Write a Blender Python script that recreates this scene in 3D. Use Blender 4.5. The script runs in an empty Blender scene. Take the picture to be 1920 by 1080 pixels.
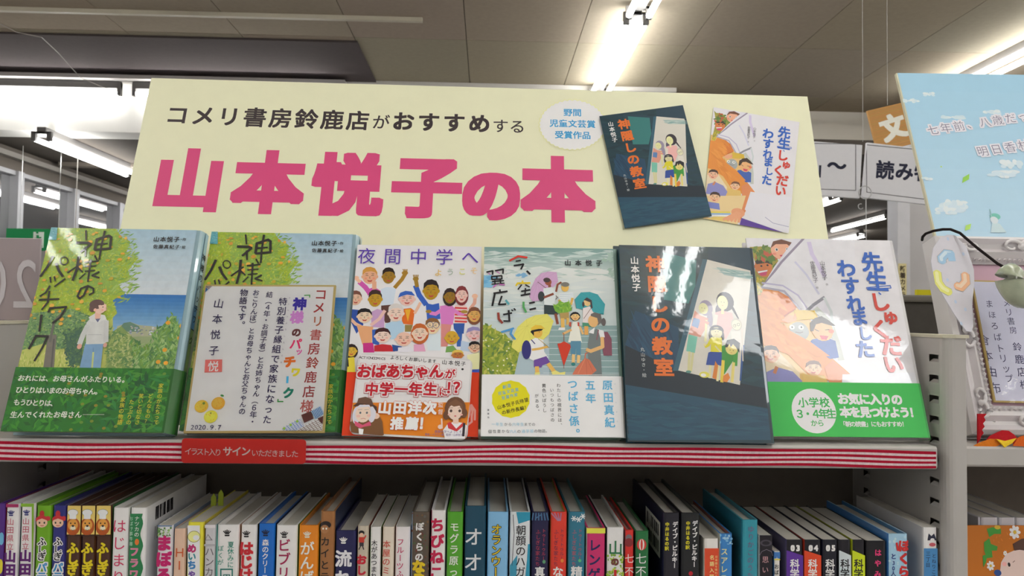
import bpy, bmesh, math, random
from mathutils import Vector, Matrix
R = random.Random(7)
sc = bpy.context.scene
COL = sc.collection
# ------------------------------------------------------------------ camera
CAM = Vector((0, 0, 1.42)); F = 1450.0
PSI, TH, RHO = math.radians(1.78), math.radians(2.17), 0.014
fw = Vector((math.sin(PSI)*math.cos(TH), math.cos(PSI)*math.cos(TH), math.sin(TH)))
r0 = Vector((math.cos(PSI), -math.sin(PSI), 0)); u0 = r0.cross(fw)
rt = r0*math.cos(RHO) + u0*math.sin(RHO); up = rt.cross(fw)
cd = bpy.data.cameras.new('camera'); cam = bpy.data.objects.new('camera', cd); COL.objects.link(cam)
M = Matrix((rt, up, -fw)).transposed().to_4x4(); M.translation = CAM; cam.matrix_world = M
cd.sensor_width = 36; cd.lens = F/1920*36; cd.clip_start = .02; cd.clip_end = 100
cd.dof.use_dof = True; cd.dof.focus_distance = .78; cd.dof.aperture_fstop = 20
sc.camera = cam
# ------------------------------------------------------------------ world and exposure
w = bpy.data.worlds.new('world'); sc.world = w; w.use_nodes = True
w.node_tree.nodes['Background'].inputs[0].default_value = (.5, .5, .52, 1)
w.node_tree.nodes['Background'].inputs[1].default_value = .05
vs = sc.view_settings; vs.view_transform = 'Standard'; vs.look = 'None'; vs.gamma = 1; vs.use_curve_mapping = False
vs.exposure = 0.72
TUBE_STRENGTH = 13.5
try:
    sc.cycles.max_bounces = 8; sc.cycles.sample_clamp_indirect = 6; sc.cycles.use_denoising = True
except Exception: pass

def ray(px, py): return (fw*F + rt*(px-960) - up*(py-540)).normalized()
def onY(px, py, Y): d = ray(px, py); return CAM + d*(Y/d.y)
def onZ(px, py, Z): d = ray(px, py); return CAM + d*((Z-CAM.z)/d.z)
def onX(px, py, X): d = ray(px, py); return CAM + d*(X/d.x)
def lin(c, g=1.0):
    o = []
    for k in c[:3]:
        k = k/255.0; k = k/12.92 if k <= .04045 else ((k+.055)/1.055)**2.4
        o.append(min(.93, k*g))
    return (o[0], o[1], o[2], 1)
# ------------------------------------------------------------------ materials
def new_mat(name):
    m = bpy.data.materials.new(name); m.use_nodes = True
    return m, m.node_tree, m.node_tree.nodes['Principled BSDF']
def attr_mat(name, rough, coat=0, wob=0, spec=.5, mott=.04, mscale=60, coat_rough=.04, wscale=45, metal=0):
    m, nt, b = new_mat(name); N = nt.nodes; L = nt.links
    a = N.new('ShaderNodeAttribute'); a.attribute_name = 'Col'
    tc = N.new('ShaderNodeTexCoord'); n = N.new('ShaderNodeTexNoise'); n.inputs['Scale'].default_value = mscale; n.inputs['Detail'].default_value = 5
    L.new(tc.outputs['Object'], n.inputs['Vector'])
    mr = N.new('ShaderNodeMapRange'); mr.inputs[1].default_value = .3; mr.inputs[2].default_value = .7
    mr.inputs[3].default_value = 1-mott; mr.inputs[4].default_value = 1+mott; L.new(n.outputs[0], mr.inputs[0])
    mx = N.new('ShaderNodeVectorMath'); mx.operation = 'SCALE'; L.new(a.outputs['Color'], mx.inputs[0]); L.new(mr.outputs[0], mx.inputs['Scale'])
    L.new(mx.outputs[0], b.inputs['Base Color'])
    b.inputs['Roughness'].default_value = rough; b.inputs['Specular IOR Level'].default_value = spec; b.inputs['Metallic'].default_value = metal
    b.inputs['Coat Weight'].default_value = coat; b.inputs['Coat Roughness'].default_value = coat_rough
    if wob:
        n2 = N.new('ShaderNodeTexNoise'); n2.inputs['Scale'].default_value = wscale; n2.inputs['Detail'].default_value = 4
        n3 = N.new('ShaderNodeTexNoise'); n3.inputs['Scale'].default_value = wscale*9; n3.inputs['Detail'].default_value = 2
        L.new(tc.outputs['Object'], n2.inputs['Vector']); L.new(tc.outputs['Object'], n3.inputs['Vector'])
        ad = N.new('ShaderNodeMath'); ad.operation = 'MULTIPLY_ADD'; ad.inputs[1].default_value = .1
        L.new(n3.outputs[0], ad.inputs[0]); L.new(n2.outputs[0], ad.inputs[2])
        bp = N.new('ShaderNodeBump'); bp.inputs['Strength'].default_value = wob; bp.inputs['Distance'].default_value = .002
        L.new(ad.outputs[0], bp.inputs['Height']); L.new(bp.outputs[0], b.inputs['Coat Normal']); 
    return m
MAT = {
 'gloss': attr_mat('glossy_film_cover', .4, coat=1, wob=.17, mott=.05, wscale=11, coat_rough=.035),
 'satin': attr_mat('satin_print', .42, spec=.3, mott=.012),
 'matte': attr_mat('matte_paper', .7, spec=.25, mott=.03),
 'water': attr_mat('watercolour_print', .45, coat=.6, wob=.11, mott=.07, mscale=130, wscale=14),
 'spine': attr_mat('laminated_spine', .35, coat=.25, mott=.04, coat_rough=.15),
 'paint': attr_mat('painted_steel', .42, spec=.35, mott=.03, mscale=14),
 'wall': attr_mat('painted_board', .85, spec=.15, mott=.05, mscale=3),
 'ceil': attr_mat('ceiling_board', .9, spec=.1, mott=.035, mscale=40),
 'metal': attr_mat('bright_metal', .28, metal=1, mott=.02),
 'cloth': attr_mat('woven_cloth', .9, spec=.1, mott=.1, mscale=700),
 'dark': attr_mat('dark_back', .75, spec=.2, mott=.05),
 'stone': attr_mat('polished_stone', .25, coat=.5, mott=.15, mscale=80),
}
m, nt, b = new_mat('fluorescent_tube'); b.inputs['Emission Color'].default_value = (1, .993, .975, 1); b.inputs['Emission Strength'].default_value = TUBE_STRENGTH; b.inputs['Base Color'].default_value = (.9, .9, .9, 1)
MAT['tube'] = m
m, nt, b = new_mat('light_diffuser'); b.inputs['Emission Color'].default_value = (.96, .985, 1, 1); b.inputs['Emission Strength'].default_value = 6; b.inputs['Base Color'].default_value = (.9, .9, .9, 1)
MAT['diffuser'] = m
m, nt, b = new_mat('window_glass'); b.inputs['Base Color'].default_value = (.62, .62, .63, 1); b.inputs['Roughness'].default_value = .02; b.inputs['Metallic'].default_value = .9
MAT['glass'] = m
m, nt, b = new_mat('clear_film')
N = nt.nodes; tr = N.new('ShaderNodeBsdfTransparent'); gl = N.new('ShaderNodeBsdfGlossy'); gl.inputs['Roughness'].default_value = .05
tr.inputs[0].default_value = (1, 1, 1, 1)
fr = N.new('ShaderNodeFresnel'); fr.inputs[0].default_value = 1.28; ms = N.new('ShaderNodeMixShader')
tc = N.new('ShaderNodeTexCoord'); ns = N.new('ShaderNodeTexNoise'); ns.inputs['Scale'].default_value = 28; bp = N.new('ShaderNodeBump'); bp.inputs['Strength'].default_value = .5; bp.inputs['Distance'].default_value = .003
nt.links.new(tc.outputs['Object'], ns.inputs['Vector']); nt.links.new(ns.outputs[0], bp.inputs['Height']); nt.links.new(bp.outputs[0], gl.inputs['Normal']); nt.links.new(bp.outputs[0], fr.inputs['Normal'])
nt.links.new(fr.outputs[0], ms.inputs[0]); nt.links.new(tr.outputs[0], ms.inputs[1]); nt.links.new(gl.outputs[0], ms.inputs[2]); nt.links.new(ms.outputs[0], N['Material Output'].inputs[0])
MAT['film'] = m
m, nt, b = new_mat('frosted_acrylic')
b.inputs['Base Color'].default_value = (.50, .42, .43, 1); b.inputs['Roughness'].default_value = .3; b.inputs['Transmission Weight'].default_value = .25
MAT['acrylic'] = m
# ------------------------------------------------------------------ mesh collector
class MB:
    def __init__(s): s.v = []; s.f = []; s.c = []
    def add(s, vs_, fs, col):
        n = len(s.v); s.v += [tuple(p) for p in vs_]
        for f in fs: s.f.append(tuple(i+n for i in f)); s.c.append(col)
        return s
    def box(s, x0, x1, y0, y1, z0, z1, col):
        return s.add([(x0,y0,z0),(x1,y0,z0),(x1,y1,z0),(x0,y1,z0),(x0,y0,z1),(x1,y0,z1),(x1,y1,z1),(x0,y1,z1)],
            [(0,3,2,1),(4,5,6,7),(0,1,5,4),(1,2,6,5),(2,3,7,6),(3,0,4,7)], col)
    def prism(s, poly, a0, a1, col, axis='z', cols=None):
        n = len(poly)
        def P(p, a):
            return (p[0], p[1], a) if axis == 'z' else ((p[0], a, p[1]) if axis == 'y' else (a, p[0], p[1]))
        b_ = len(s.v); s.v += [P(p, a0) for p in poly]+[P(p, a1) for p in poly]
        s.f.append(tuple(b_+i for i in range(n)[::-1])); s.c.append(col)
        s.f.append(tuple(b_+n+i for i in range(n))); s.c.append(col)
        for i in range(n):
            j = (i+1) % n; s.f.append((b_+i, b_+j, b_+n+j, b_+n+i)); s.c.append(cols[i] if cols else col)
        return s
    def tube(s, pts, r, col, n=8, caps=True):
        pts = [Vector(p) for p in pts]; b_ = len(s.v)
        rr = r if isinstance(r, (list, tuple)) else [r]*len(pts)
        for i, p in enumerate(pts):
            d = (pts[min(i+1, len(pts)-1)]-pts[max(i-1, 0)]).normalized()
            a = d.cross(Vector((0, 0, 1)));
            if a.length < .01: a = d.cross(Vector((0, 1, 0)))
            a.normalize(); q = d.cross(a)
            for k in range(n):
                t = 2*math.pi*k/n; s.v.append(tuple(p+(a*math.cos(t)+q*math.sin(t))*rr[i]))
        for i in range(len(pts)-1):
            for k in range(n):
                k2 = (k+1) % n; s.f.append((b_+i*n+k, b_+i*n+k2, b_+(i+1)*n+k2, b_+(i+1)*n+k)); s.c.append(col)
        if caps:
            s.f.append(tuple(b_+k for k in range(n)[::-1])); s.c.append(col)
            s.f.append(tuple(b_+(len(pts)-1)*n+k for k in range(n))); s.c.append(col)
        return s
    def build(s, name, mat, parent=None, smooth=False, bevel=0, world=True):
        me = bpy.data.meshes.new(name)
        off = Vector((0, 0, 0))
        if parent is not None and world:
            q = parent
            while q is not None: off += q.location; q = q.parent
        me.from_pydata([tuple(Vector(p)-off) for p in s.v], [], s.f)
        at = me.color_attributes.new('Col', 'FLOAT_COLOR', 'CORNER')
        data = []
        for p in me.polygons:
            c = s.c[p.index]
            if isinstance(c, list):
                for k in range(p.loop_total): data += c[k]
            else: data += list(c)*p.loop_total
        at.data.foreach_set('color', data)
        me.materials.append(MAT[mat])
        if smooth: me.polygons.foreach_set('use_smooth', [True]*len(me.polygons))
        me.update()
        o = bpy.data.objects.new(name, me); COL.objects.link(o)
        if parent is not None: o.parent = parent
        if bevel:
            md = o.modifiers.new('bevel', 'BEVEL'); md.width = bevel; md.segments = 2; md.limit_method = 'ANGLE'; md.angle_limit = .6
        return o
def tag(o, label=None, cat=None, group=None, kind=None):
    if label: o['label'] = label
    if cat: o['category'] = cat
    if group: o['group'] = group
    if kind: o['kind'] = kind
    return o
def empty(name, loc, label=None, cat=None, group=None, mat=None):
    o = bpy.data.objects.new(name, None); o.empty_display_size = .02; COL.objects.link(o)
    if mat is not None: o.matrix_world = mat
    else: o.location = loc
    return tag(o, label, cat, group)
# ------------------------------------------------------------------ lettering: outlines of the default font
_g = {}
def glyph(ch, off=0.0):
    k = (ch, off)
    if k not in _g:
        c = bpy.data.curves.new('glyph', 'FONT'); c.body = ch; c.resolution_u = 5 if ch in 'のめおす3０' else 3; c.offset = off
        o = bpy.data.objects.new('glyph', c); me = o.to_mesh()
        _g[k] = ([(v.co.x, v.co.y) for v in me.vertices], [tuple(p.vertices) for p in me.polygons])
        o.to_mesh_clear(); bpy.data.objects.remove(o); bpy.data.curves.remove(c)
    return _g[k]
def clip(poly, w, h):
    for ax, lim, sg in ((0, 0, 1), (0, w, -1), (1, 0, 1), (1, h, -1)):
        out = []
        for i in range(len(poly)):
            a, b_ = poly[i-1], poly[i]
            da, db = (a[ax]-lim)*sg, (b_[ax]-lim)*sg
            if (da >= 0) != (db >= 0):
                t = da/(da-db); out.append((a[0]+(b_[0]-a[0])*t, a[1]+(b_[1]-a[1])*t))
            if db >= 0: out.append(b_)
        poly = out
        if len(poly) < 3: return []
    return poly
def kid(o, nm):
    return next(c for c in o.children if c.name.split('.')[0] == nm)
class Print:
    """flat printed shapes on a plane: local x along U, local z along V, ink layers a few microns proud"""
    def __init__(s, O, U, V, w, h, y0=-.0003, gain=1.15, step=2.5e-6):
        s.O, s.U, s.V, s.w, s.h = Vector(O), Vector(U), Vector(V), w, h
        s.N = s.U.cross(s.V); s.y = y0; s.gain = gain; s.step = step; s.mb = MB(); s.cr = (0, 0, 1.0); s.aff = None
        s.lift = None
    def crop(s, x0, y0, k): s.cr = (x0, y0, k); return s
    def L(s, x, y):
        d = ray(s.cr[0]+x/s.cr[2], s.cr[1]+y/s.cr[2]); t = (s.O-CAM).dot(s.N)/d.dot(s.N); p = CAM+d*t-s.O
        return (p.dot(s.U), p.dot(s.V))
    def k(s, x, y):
        a = s.L(x, y); b_ = s.L(x+4, y); return math.hypot(b_[0]-a[0], b_[1]-a[1])/4
    def emit(s, poly, col, dy=0, cl=True):
        if cl:
            if not all(0 <= p[0] <= s.w and 0 <= p[1] <= s.h for p in poly): poly = clip(poly, s.w, s.h)
            if len(poly) < 3: return
        if s.aff: poly = [s.aff(*p) for p in poly]
        y = s.y-dy
        s.mb.add([(p[0], y + (s.lift(p[0], p[1]) if s.lift else 0), p[1]) for p in poly], [tuple(range(len(poly)))], col)
    def up(s, n=1): s.y -= s.step*n
    def lp(s, pts, col): s.up(); s.emit(pts, lin(col, s.gain))
    def poly(s, pts, col): s.lp([s.L(*p) for p in pts], col)
    def full(s, col): s.lp([(0, 0), (s.w, 0), (s.w, s.h), (0, s.h)], col)
    def grad(s, pts4, ctop, cbot, n=8):
        """pts4: TL TR BR BL in crop units"""
        s.up(); q = [s.L(*p) for p in pts4]
        for i in range(n):
            a, b_ = i/n, (i+1)/n; t = (i+.5)/n
            mixp = lambda P, Q, t: (P[0]+(Q[0]-P[0])*t, P[1]+(Q[1]-P[1])*t)
            c = [ctop[j]+(cbot[j]-ctop[j])*t for j in range(3)]
            s.emit([mixp(q[0], q[3], a), mixp(q[1], q[2], a), mixp(q[1], q[2], b_), mixp(q[0], q[3], b_)], lin(c, s.gain))
    def ell(s, cx, cy, rx, ry, col, rot=0, n=18):
        x, y = s.L(cx, cy); k = s.k(cx, cy); rx *= k; ry *= k; c, d = math.cos(rot), math.sin(rot)
        s.lp([(x+rx*math.cos(t)*c-ry*math.sin(t)*d, y+rx*math.cos(t)*d+ry*math.sin(t)*c) for t in [2*math.pi*i/n for i in range(n)]], col)
    def stroke(s, pts, w_, col, w1=None):
        q = [s.L(*p) for p in pts]; k = s.k(*pts[0]); w1 = w_ if w1 is None else w1; s.up(); c = lin(col, s.gain)
        n = len(q)
        for i in range(n-1):
            a, b_ = q[i], q[i+1]; dx, dy = b_[0]-a[0], b_[1]-a[1]; l = math.hypot(dx, dy) or 1e-9; dx /= l; dy /= l
            wa = (w_+(w1-w_)*i/(n-1))*k/2; wb = (w_+(w1-w_)*(i+1)/(n-1))*k/2; e = wa*.45
            s.up(.2)
            s.emit([(a[0]-dx*e-dy*wa, a[1]-dy*e+dx*wa), (b_[0]+dx*e-dy*wb, b_[1]+dy*e+dx*wb), (b_[0]+dx*e+dy*wb, b_[1]+dy*e-dx*wb), (a[0]-dx*e+dy*wa, a[1]-dy*e-dx*wa)], c)
    def ring(s, cx, cy, r, w_, col, n=14, ry=None):
        ry = ry or r
        s.stroke([(cx+r*math.cos(2*math.pi*i/n), cy+ry*math.sin(2*math.pi*i/n)) for i in range(n+1)], w_, col)
    def glyph(s, ch, x, y, size, col, bold=0, rot=0, sx=1, outline=None, keep=False):
        """local coordinates"""
        if outline: s.glyph(ch, x, y, size, outline[0], bold+outline[1], rot, sx, keep=True)
        v, f = glyph(ch, 0.0 if bold >= 0 else bold); s.up(); y_0 = s.y; c, d = math.cos(rot), math.sin(rot); col = lin(col, s.gain)
        if not v: return
        if ord(ch[0]) < 256 or ch in '〜':
            xs = [p[0] for p in v]; cx = (min(xs)+max(xs))/2
        else: cx = .5
        # bold: the outline stamped in a ring around its place, like a wide pen
        sh = [(0, 0)]
        if bold > .004:
            nn = 4 if size*bold < .0004 else (8 if bold < .09 else 14)
            sh = [(bold*math.cos(2*math.pi*(i+.5)/nn), bold*math.sin(2*math.pi*(i+.5)/nn)) for i in range(nn)]
            if .012 < bold <= .06 and nn == 8: sh = [(i*bold, j*bold) for i in (-1, 0, 1) for j in (-1, 0, 1)]
            if bold > .012 and size*bold > .0011: sh = [(i*bold/3, j*bold/3) for i in range(-3, 4) for j in range(-3, 4) if max(abs(i), abs(j)) == 3]+[(0, 0), (bold*.5, bold*.5), (-bold*.5, -bold*.5), (bold*.5, -bold*.5), (-bold*.5, bold*.5)]
            if bold > .05: sh += [(a*.5, b_*.5) for a, b_ in sh[::2]]+[(0, 0)]
        for ox, oy in sh:
            pts = []
            for p in v:
                a, b_ = (p[0]-cx+ox)*size*sx, (p[1]-.38+oy)*size; pts.append((x+a*c-b_*d, y+a*d+b_*c))
            inside = all(0 <= p[0] <= s.w and 0 <= p[1] <= s.h for p in pts)
            if inside:
                if s.aff: pts = [s.aff(*p) for p in pts]
                s.mb.add([(p[0], s.y, p[1]) for p in pts], f, col)
            else:
                for ff in f: s.emit([pts[i] for i in ff], col)
            s.y -= s.step*.6
        s.ymin = min(getattr(s, 'ymin', s.y), s.y)
        if not keep: s.y = y_0-s.step
    def text(s, st, A, B, size, col, bold=0.0, vert=False, rot=0, sx=1, outline=None, jit=0, cols=None, sizes=None):
        a = s.L(*A); b_ = s.L(*B) if B else a; k = s.k(*A)*size; n = len(st)
        for i, ch in enumerate(st):
            if ch in ' 　': continue
            t = i/max(1, n-1); x = a[0]+(b_[0]-a[0])*t; y = a[1]+(b_[1]-a[1])*t
            z = k*(sizes[i] if sizes else 1); r_ = rot
            if vert:
                if ch in 'ー―〜～（）()「」『』': r_ = rot-math.pi/2
                if ch in '、。': x += z*.6; y += z*.55
            if jit: r_ += R.uniform(-jit, jit); z *= 1+R.uniform(-jit, jit); x += z*R.uniform(-jit, jit)*.4
            s.glyph(ch, x, y, z, cols[i] if cols else col, bold, r_, sx, outline)
        s.y = min(s.y, getattr(s, 'ymin', s.y))-s.step
    def scatter(s, pts, n, ln, wd, cols, ang=None, lay=24):
        """n little leaf shapes inside the polygon pts (crop units)"""
        q = [s.L(*p) for p in pts]; xs = [p[0] for p in q]; ys = [p[1] for p in q]; k = s.k(*pts[0]); y00 = s.y; c_ = 0; tries = 0
        cc = [lin(c, s.gain) for c in cols]
        while c_ < n and tries < n*12:
            tries += 1
            x, y = R.uniform(min(xs), max(xs)), R.uniform(min(ys), max(ys)); ins = False; j = len(q)-1
            for i in range(len(q)):
                if (q[i][1] > y) != (q[j][1] > y) and x < (q[j][0]-q[i][0])*(y-q[i][1])/(q[j][1]-q[i][1])+q[i][0]: ins = not ins
                j = i
            if not ins: continue
            c_ += 1; t = R.uniform(0, 6.28) if ang is None else R.uniform(*ang); l = ln*k*R.uniform(.6, 1.3)/2; w_ = wd*k*R.uniform(.6, 1.3)/2
            dx, dy = math.cos(t), math.sin(t); s.y = y00-s.step*(1+R.randrange(lay)+R.random())
            s.emit([(x-dx*l, y-dy*l), (x+dy*w_, y-dx*w_), (x+dx*l, y+dy*l), (x-dy*w_, y+dx*w_)], R.choice(cc))
        s.y = y00-s.step*(lay+2)
    def build(s, name, mat, parent): return s.mb.build(name, mat, parent, world=False)
# ------------------------------------------------------------------ the room
ZC = CAM.z; ZCEIL = ZC+1.5; ZFAR = ZC+1.14; ZB = ZC-.113
W_ = lin((222, 218, 208)); GREYW = lin((200, 195, 186))
def slab(name, x0, x1, y0, y1, z0, z1, col, mat='wall'):
    return tag(MB().box(x0, x1, y0, y1, z0, z1, lin(col)).build(name, mat), kind='structure')
slab('floor', -6, 6, -5, 13, -.1, 0, (165, 165, 168), 'paint')
slab('wall_left', -6.1, -6, -5, 4.95, 0, 3.1, (215, 213, 210)); slab('wall_right', 6, 6.1, -5, 13, 0, 3.1, (215, 211, 204))
slab('wall_behind', -6, 6, -5.1, -5, 0, 3.1, (215, 213, 212)); slab('wall_far', -3.3, 6, 12, 12.1, 0, 3.1, (225, 220, 208))
ceil = slab('ceiling', -6, 6, -5, 5.45, ZCEIL+.012, ZCEIL+.1, (105, 98, 90), 'ceil')
# ceiling boards, one by one, with open joints between them
xs_j = [-.744+.607*i for i in range(-9, 12)]; xs_j = [x for x in xs_j if -6 < x < 6]; xs_j = [-6]+xs_j+[6]
ys_j = [-5+.915*i for i in range(0, 12)]+[5.45]
for i in range(len(xs_j)-1):
    for j in range(len(ys_j)-1):
        x0, x1, y0, y1 = xs_j[i]+.002, xs_j[i+1]-.002, ys_j[j]+.002, ys_j[j+1]-.002
        c = [k+R.uniform(-2, 2) for k in (172, 161, 142)]
        MB().box(x0, x1, y0, y1, ZCEIL, ZCEIL+.014, lin(c)).build('ceiling_panel', 'ceil', ceil)
# lowered flat box panel on the left, bluish grey
slab('trim_1', -6, -.735, 4.2, 4.93, ZCEIL-.012, ZCEIL-.0005, (96, 88, 88), 'ceil')
rail = tag(MB().box(-6, -.35, 3.84, 3.865, ZCEIL-.022, ZCEIL-.001, lin((205, 198, 178))).build('trim_2', 'paint'), kind='structure')
# dropped beam carrying the lit face, then the lower far ceiling
slab('wall_beam_left', -6, 1.2, 4.95, 5.15, ZFAR, ZCEIL, (238, 236, 230)); slab('wall_beam_right', 1.2, 6, 5.4, 5.55, ZFAR+.03, ZCEIL, (232, 226, 214))
slab('trim_3', -6, 1.2, 4.915, 4.949, ZCEIL-.028, ZCEIL-.001, (225, 222, 215), 'paint')
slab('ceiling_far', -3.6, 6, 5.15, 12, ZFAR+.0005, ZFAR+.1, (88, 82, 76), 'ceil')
slab('trim_4', -3.3, 6, 5.98, 6.06, ZFAR-.03, ZFAR, (130, 122, 112), 'ceil')
# left glazed wall in the far part: header, sill wall, windows
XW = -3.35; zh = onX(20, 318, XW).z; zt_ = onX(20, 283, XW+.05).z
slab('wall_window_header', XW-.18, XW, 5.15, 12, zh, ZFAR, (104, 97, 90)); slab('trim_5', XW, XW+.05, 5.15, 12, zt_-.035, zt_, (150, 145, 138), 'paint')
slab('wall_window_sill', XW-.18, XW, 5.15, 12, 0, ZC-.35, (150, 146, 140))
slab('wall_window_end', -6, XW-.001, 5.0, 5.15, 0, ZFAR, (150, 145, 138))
ym = [5.15]+[onX(x, 400, XW).y for x in (30, 137, 222, 285, 335, 375)]+[12]
for i in range(7):
    wn = empty('window_%d' % (i+1), (XW-.02, (ym[i]+ym[i+1])/2, ZC-.35)); wn['kind'] = 'structure'
    MB().box(XW-.035, XW-.03, ym[i]+.03, ym[i+1]-.03, ZC-.31, zh-.02, lin((60, 60, 60))).build('pane', 'glass', wn)
    f = MB(); a = lin((165, 165, 168))
    f.box(XW-.06, XW+.03, ym[i], ym[i]+.035, ZC-.35, zh, a); f.box(XW-.06, XW+.03, ym[i+1]-.035, ym[i+1]-.0005, ZC-.35, zh, a)
    f.box(XW-.05, XW+.01, ym[i]+.035, ym[i+1]-.035, zh-.03, zh, a); f.box(XW-.05, XW+.01, ym[i]+.035, ym[i+1]-.035, ZC-.35, ZC-.31, a)
    f.build('window_frame', 'paint', wn)
# ------------------------------------------------------------------ fluorescent fixtures
WHITE = lin((235, 235, 232))
def fixture(x, y, z, n, axis='y', ln=1.2, label=None, group=None):
    """z = ceiling height; n tubes side by side"""
    rt_ = empty('fluorescent_fixture', (x, y, z), label, 'ceiling light', group)
    hw = .062 if n == 2 else .03; h = ln/2+.03
    def bx(mb, a0, a1, b0, b1, z0, z1, c):
        if axis == 'y': mb.box(x+a0, x+a1, y+b0, y+b1, z0, z1, c)
        else: mb.box(x+b0, x+b1, y+a0, y+a1, z0, z1, c)
    p = MB(); bx(p, -hw*.45, hw*.45, -h, h, z-.045, z-.001, lin((110, 108, 106))); p.build('housing', 'paint', rt_, bevel=.003)
    HG = lin((105, 103, 101))
    for k in range(n):
        o = 0 if n == 1 else (-.0475 if k == 0 else .0475)
        for sg in (-1, 1):
            e = MB(); b0, b1 = sorted((sg*h, sg*(h-.022))); bx(e, o-.014, o+.014, b0, b1, z-.088, z-.012 if n == 1 else z-.03, HG)
            if n == 2: a0, a1 = sorted((0, o)); bx(e, a0, a1, b0, b1, z-.042, z-.03, HG)
            e.build('lamp_holder', 'paint', rt_)
        P_ = (lambda t: (x+o, y+t, z-.075)) if axis == 'y' else (lambda t: (x+t, y+o, z-.075))
        MB().tube([P_(-h+.022), P_(h-.022)], .0145, WHITE, n=10).build('tube', 'tube', rt_, smooth=False)
    return rt_
GB = 'twin-tube ceiling fixtures outside the photo'
fixture(.69, 4.26, ZCEIL, 2, label='twin-tube fluorescent ceiling fixture running away behind the top of the yellow poster')
fixture(.69, 2.95, ZCEIL, 2, label='twin-tube fluorescent ceiling fixture at the top edge, nearer end of the row')
L0 = 'twin-tube fluorescent ceiling fixture over the aisles, outside the photo'
for X, Y in [(.69, -.42), (.69, -3.4), (.69, .9), (-.4, -3.4), (1.8, -3.4)]+[(2.83, y) for y in (4.2, 2.9, 1.6, .3, -1, -2.3, -3.6)]+[(4.9, y) for y in (3, 1.7, .4, -.9, -2.2)]+[(-1.5, y) for y in (2.36, 1.08, -.2, -2.9, -4.2)]+[(-3.6, y) for y in (2.3, 1, -.3, -1.6, -2.9)]:
    fixture(X, Y, ZCEIL, 2, label=L0, group=GB)
pl = empty('panel_light', (1.41, -1.25, ZCEIL), 'wide flat ceiling light with a pale diffuser behind the viewer, mirrored in the glossy covers', 'ceiling light')
pl.rotation_euler = (0, 0, math.radians(-24))
MB().box(-.62, .62, -.19, .19, -.06, -.001, lin((215, 215, 215))).build('housing', 'paint', pl, world=False, bevel=.004)
MB().box(-.60, .60, -.17, .17, -.072, -.0605, WHITE).build('diffuser', 'diffuser', pl, world=False)
q = onY(225, 174, 4.85)
fixture(q.x-.63, 4.87, q.z+.075, 1, 'x', label='single fluorescent tube fixture mounted across the bright beam, far left')
fixture(q.x-1.93, 4.87, q.z+.075, 1, 'x', label='single fluorescent tube fixture on the beam, outside the frame')
fixture(q.x+.70, 4.87, q.z+.075, 1, 'x', label='short visible stub of tube fixture beside the upper left corner of the yellow poster')
slab('trim_6', q.x-2.6, q.x+1.4, 4.80, 4.92, q.z+.076, q.z+.1, (190, 186, 182), 'paint')  # plate over the tubes, made wider to shade the lowered panel from them
fixture(onY(245, 338, 6.05).x, 5.47, ZFAR, 2, label='bright twin-tube fixture under the lower ceiling above the windows, left')
fixture(-2.75, 7.6, ZFAR, 2, label='twin-tube fixture further back under the lower ceiling, hidden by the poster')
for X, Y in ((-2.1, 6.3), (-2.3, 7.5), (-1.9, 9.6), (-.4, 6.5), (-.4, 8.5), (1.4, 6.6), (1.4, 9), (1.4, 10.8), (3.0, 7.2), (4.6, 6.4), (4.6, 10)):
    fixture(X, Y, ZFAR, 2, label='twin-tube fixture under the lower far ceiling, seen only as a window reflection', group='far fixtures mirrored in the windows')
fixture(4.02, 8.3, ZFAR, 1, label='slanting fluorescent tube fixture seen below the white hanging signs')
# ------------------------------------------------------------------ the bookshelf bay
XL, XR, YF, YBk, ZT = -.475, .423, .70, .885, ZC-.0135
ZL = ZC-.385   # the lower shelf the spines stand on
PAINT = lin((190, 186, 181)); PAINT2 = lin((182, 178, 173))
def side_panel(bay, xin, sg, name='side_panel'):
    """hollow upright: punched inner sheet, front nose, outer sheet; sg=+1 body extends to +x"""
    t = .0195*sg; m = MB()
    ys = [YF+.012, YF+.008+.006, YF+.008+.021, .845, .859, YBk]; rows = [ZT-.016-.0193*i for i in range(22)]
    zc = sorted([ZC-.55, ZT]+[r for z in rows for r in (z, z-.0072)])
    for i in range(len(ys)-1):
        for j in range(len(zc)-1):
            zmid = (zc[j]+zc[j+1])/2; hole = i in (1, 3) and any(z-.0072 < zmid < z for z in rows)
            if not hole: m.add([(xin, ys[i], zc[j]), (xin, ys[i+1], zc[j]), (xin, ys[i+1], zc[j+1]), (xin, ys[i], zc[j+1])], [(0, 1, 2, 3)], PAINT2)
            else:   # pressed lip on the lower edge of each slot
                x2 = xin+.004*sg
                m.add([(xin, ys[i], zc[j]), (xin, ys[i+1], zc[j]), (x2, ys[i+1], zc[j]+.003), (x2, ys[i], zc[j]+.003)], [(0, 1, 2, 3)], PAINT2)
    m.build('punched_sheet', 'paint', bay)
    nose = [(xin, YF+.012)]+[(xin+sg*(.008-.008*math.cos(a)), YF+.012-.011*math.sin(a)) for a in [math.pi/2*k/5 for k in range(1, 6)]]+[(xin+t*.93, YF+.001), (xin+t, YF+.003), (xin+t, YBk), (xin+t*.9, YBk), (xin+t*.9, YF+.012)]
    MB().prism(nose, ZC-.55, ZT, PAINT).build(name, 'paint', bay)
    cp = MB().prism([(xin-.001*sg, YF+.006), (xin+.008*sg, YF-.0008), (xin+t+.0008*sg, YF-.0008), (xin+t+.0008*sg, YBk), (xin-.001*sg, YBk)], ZT, ZT+.003, lin((212, 206, 184)))
    o = cp.build('top_edge_tape', 'matte', bay); o['label'] = 'cream tape on the top edge'
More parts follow.
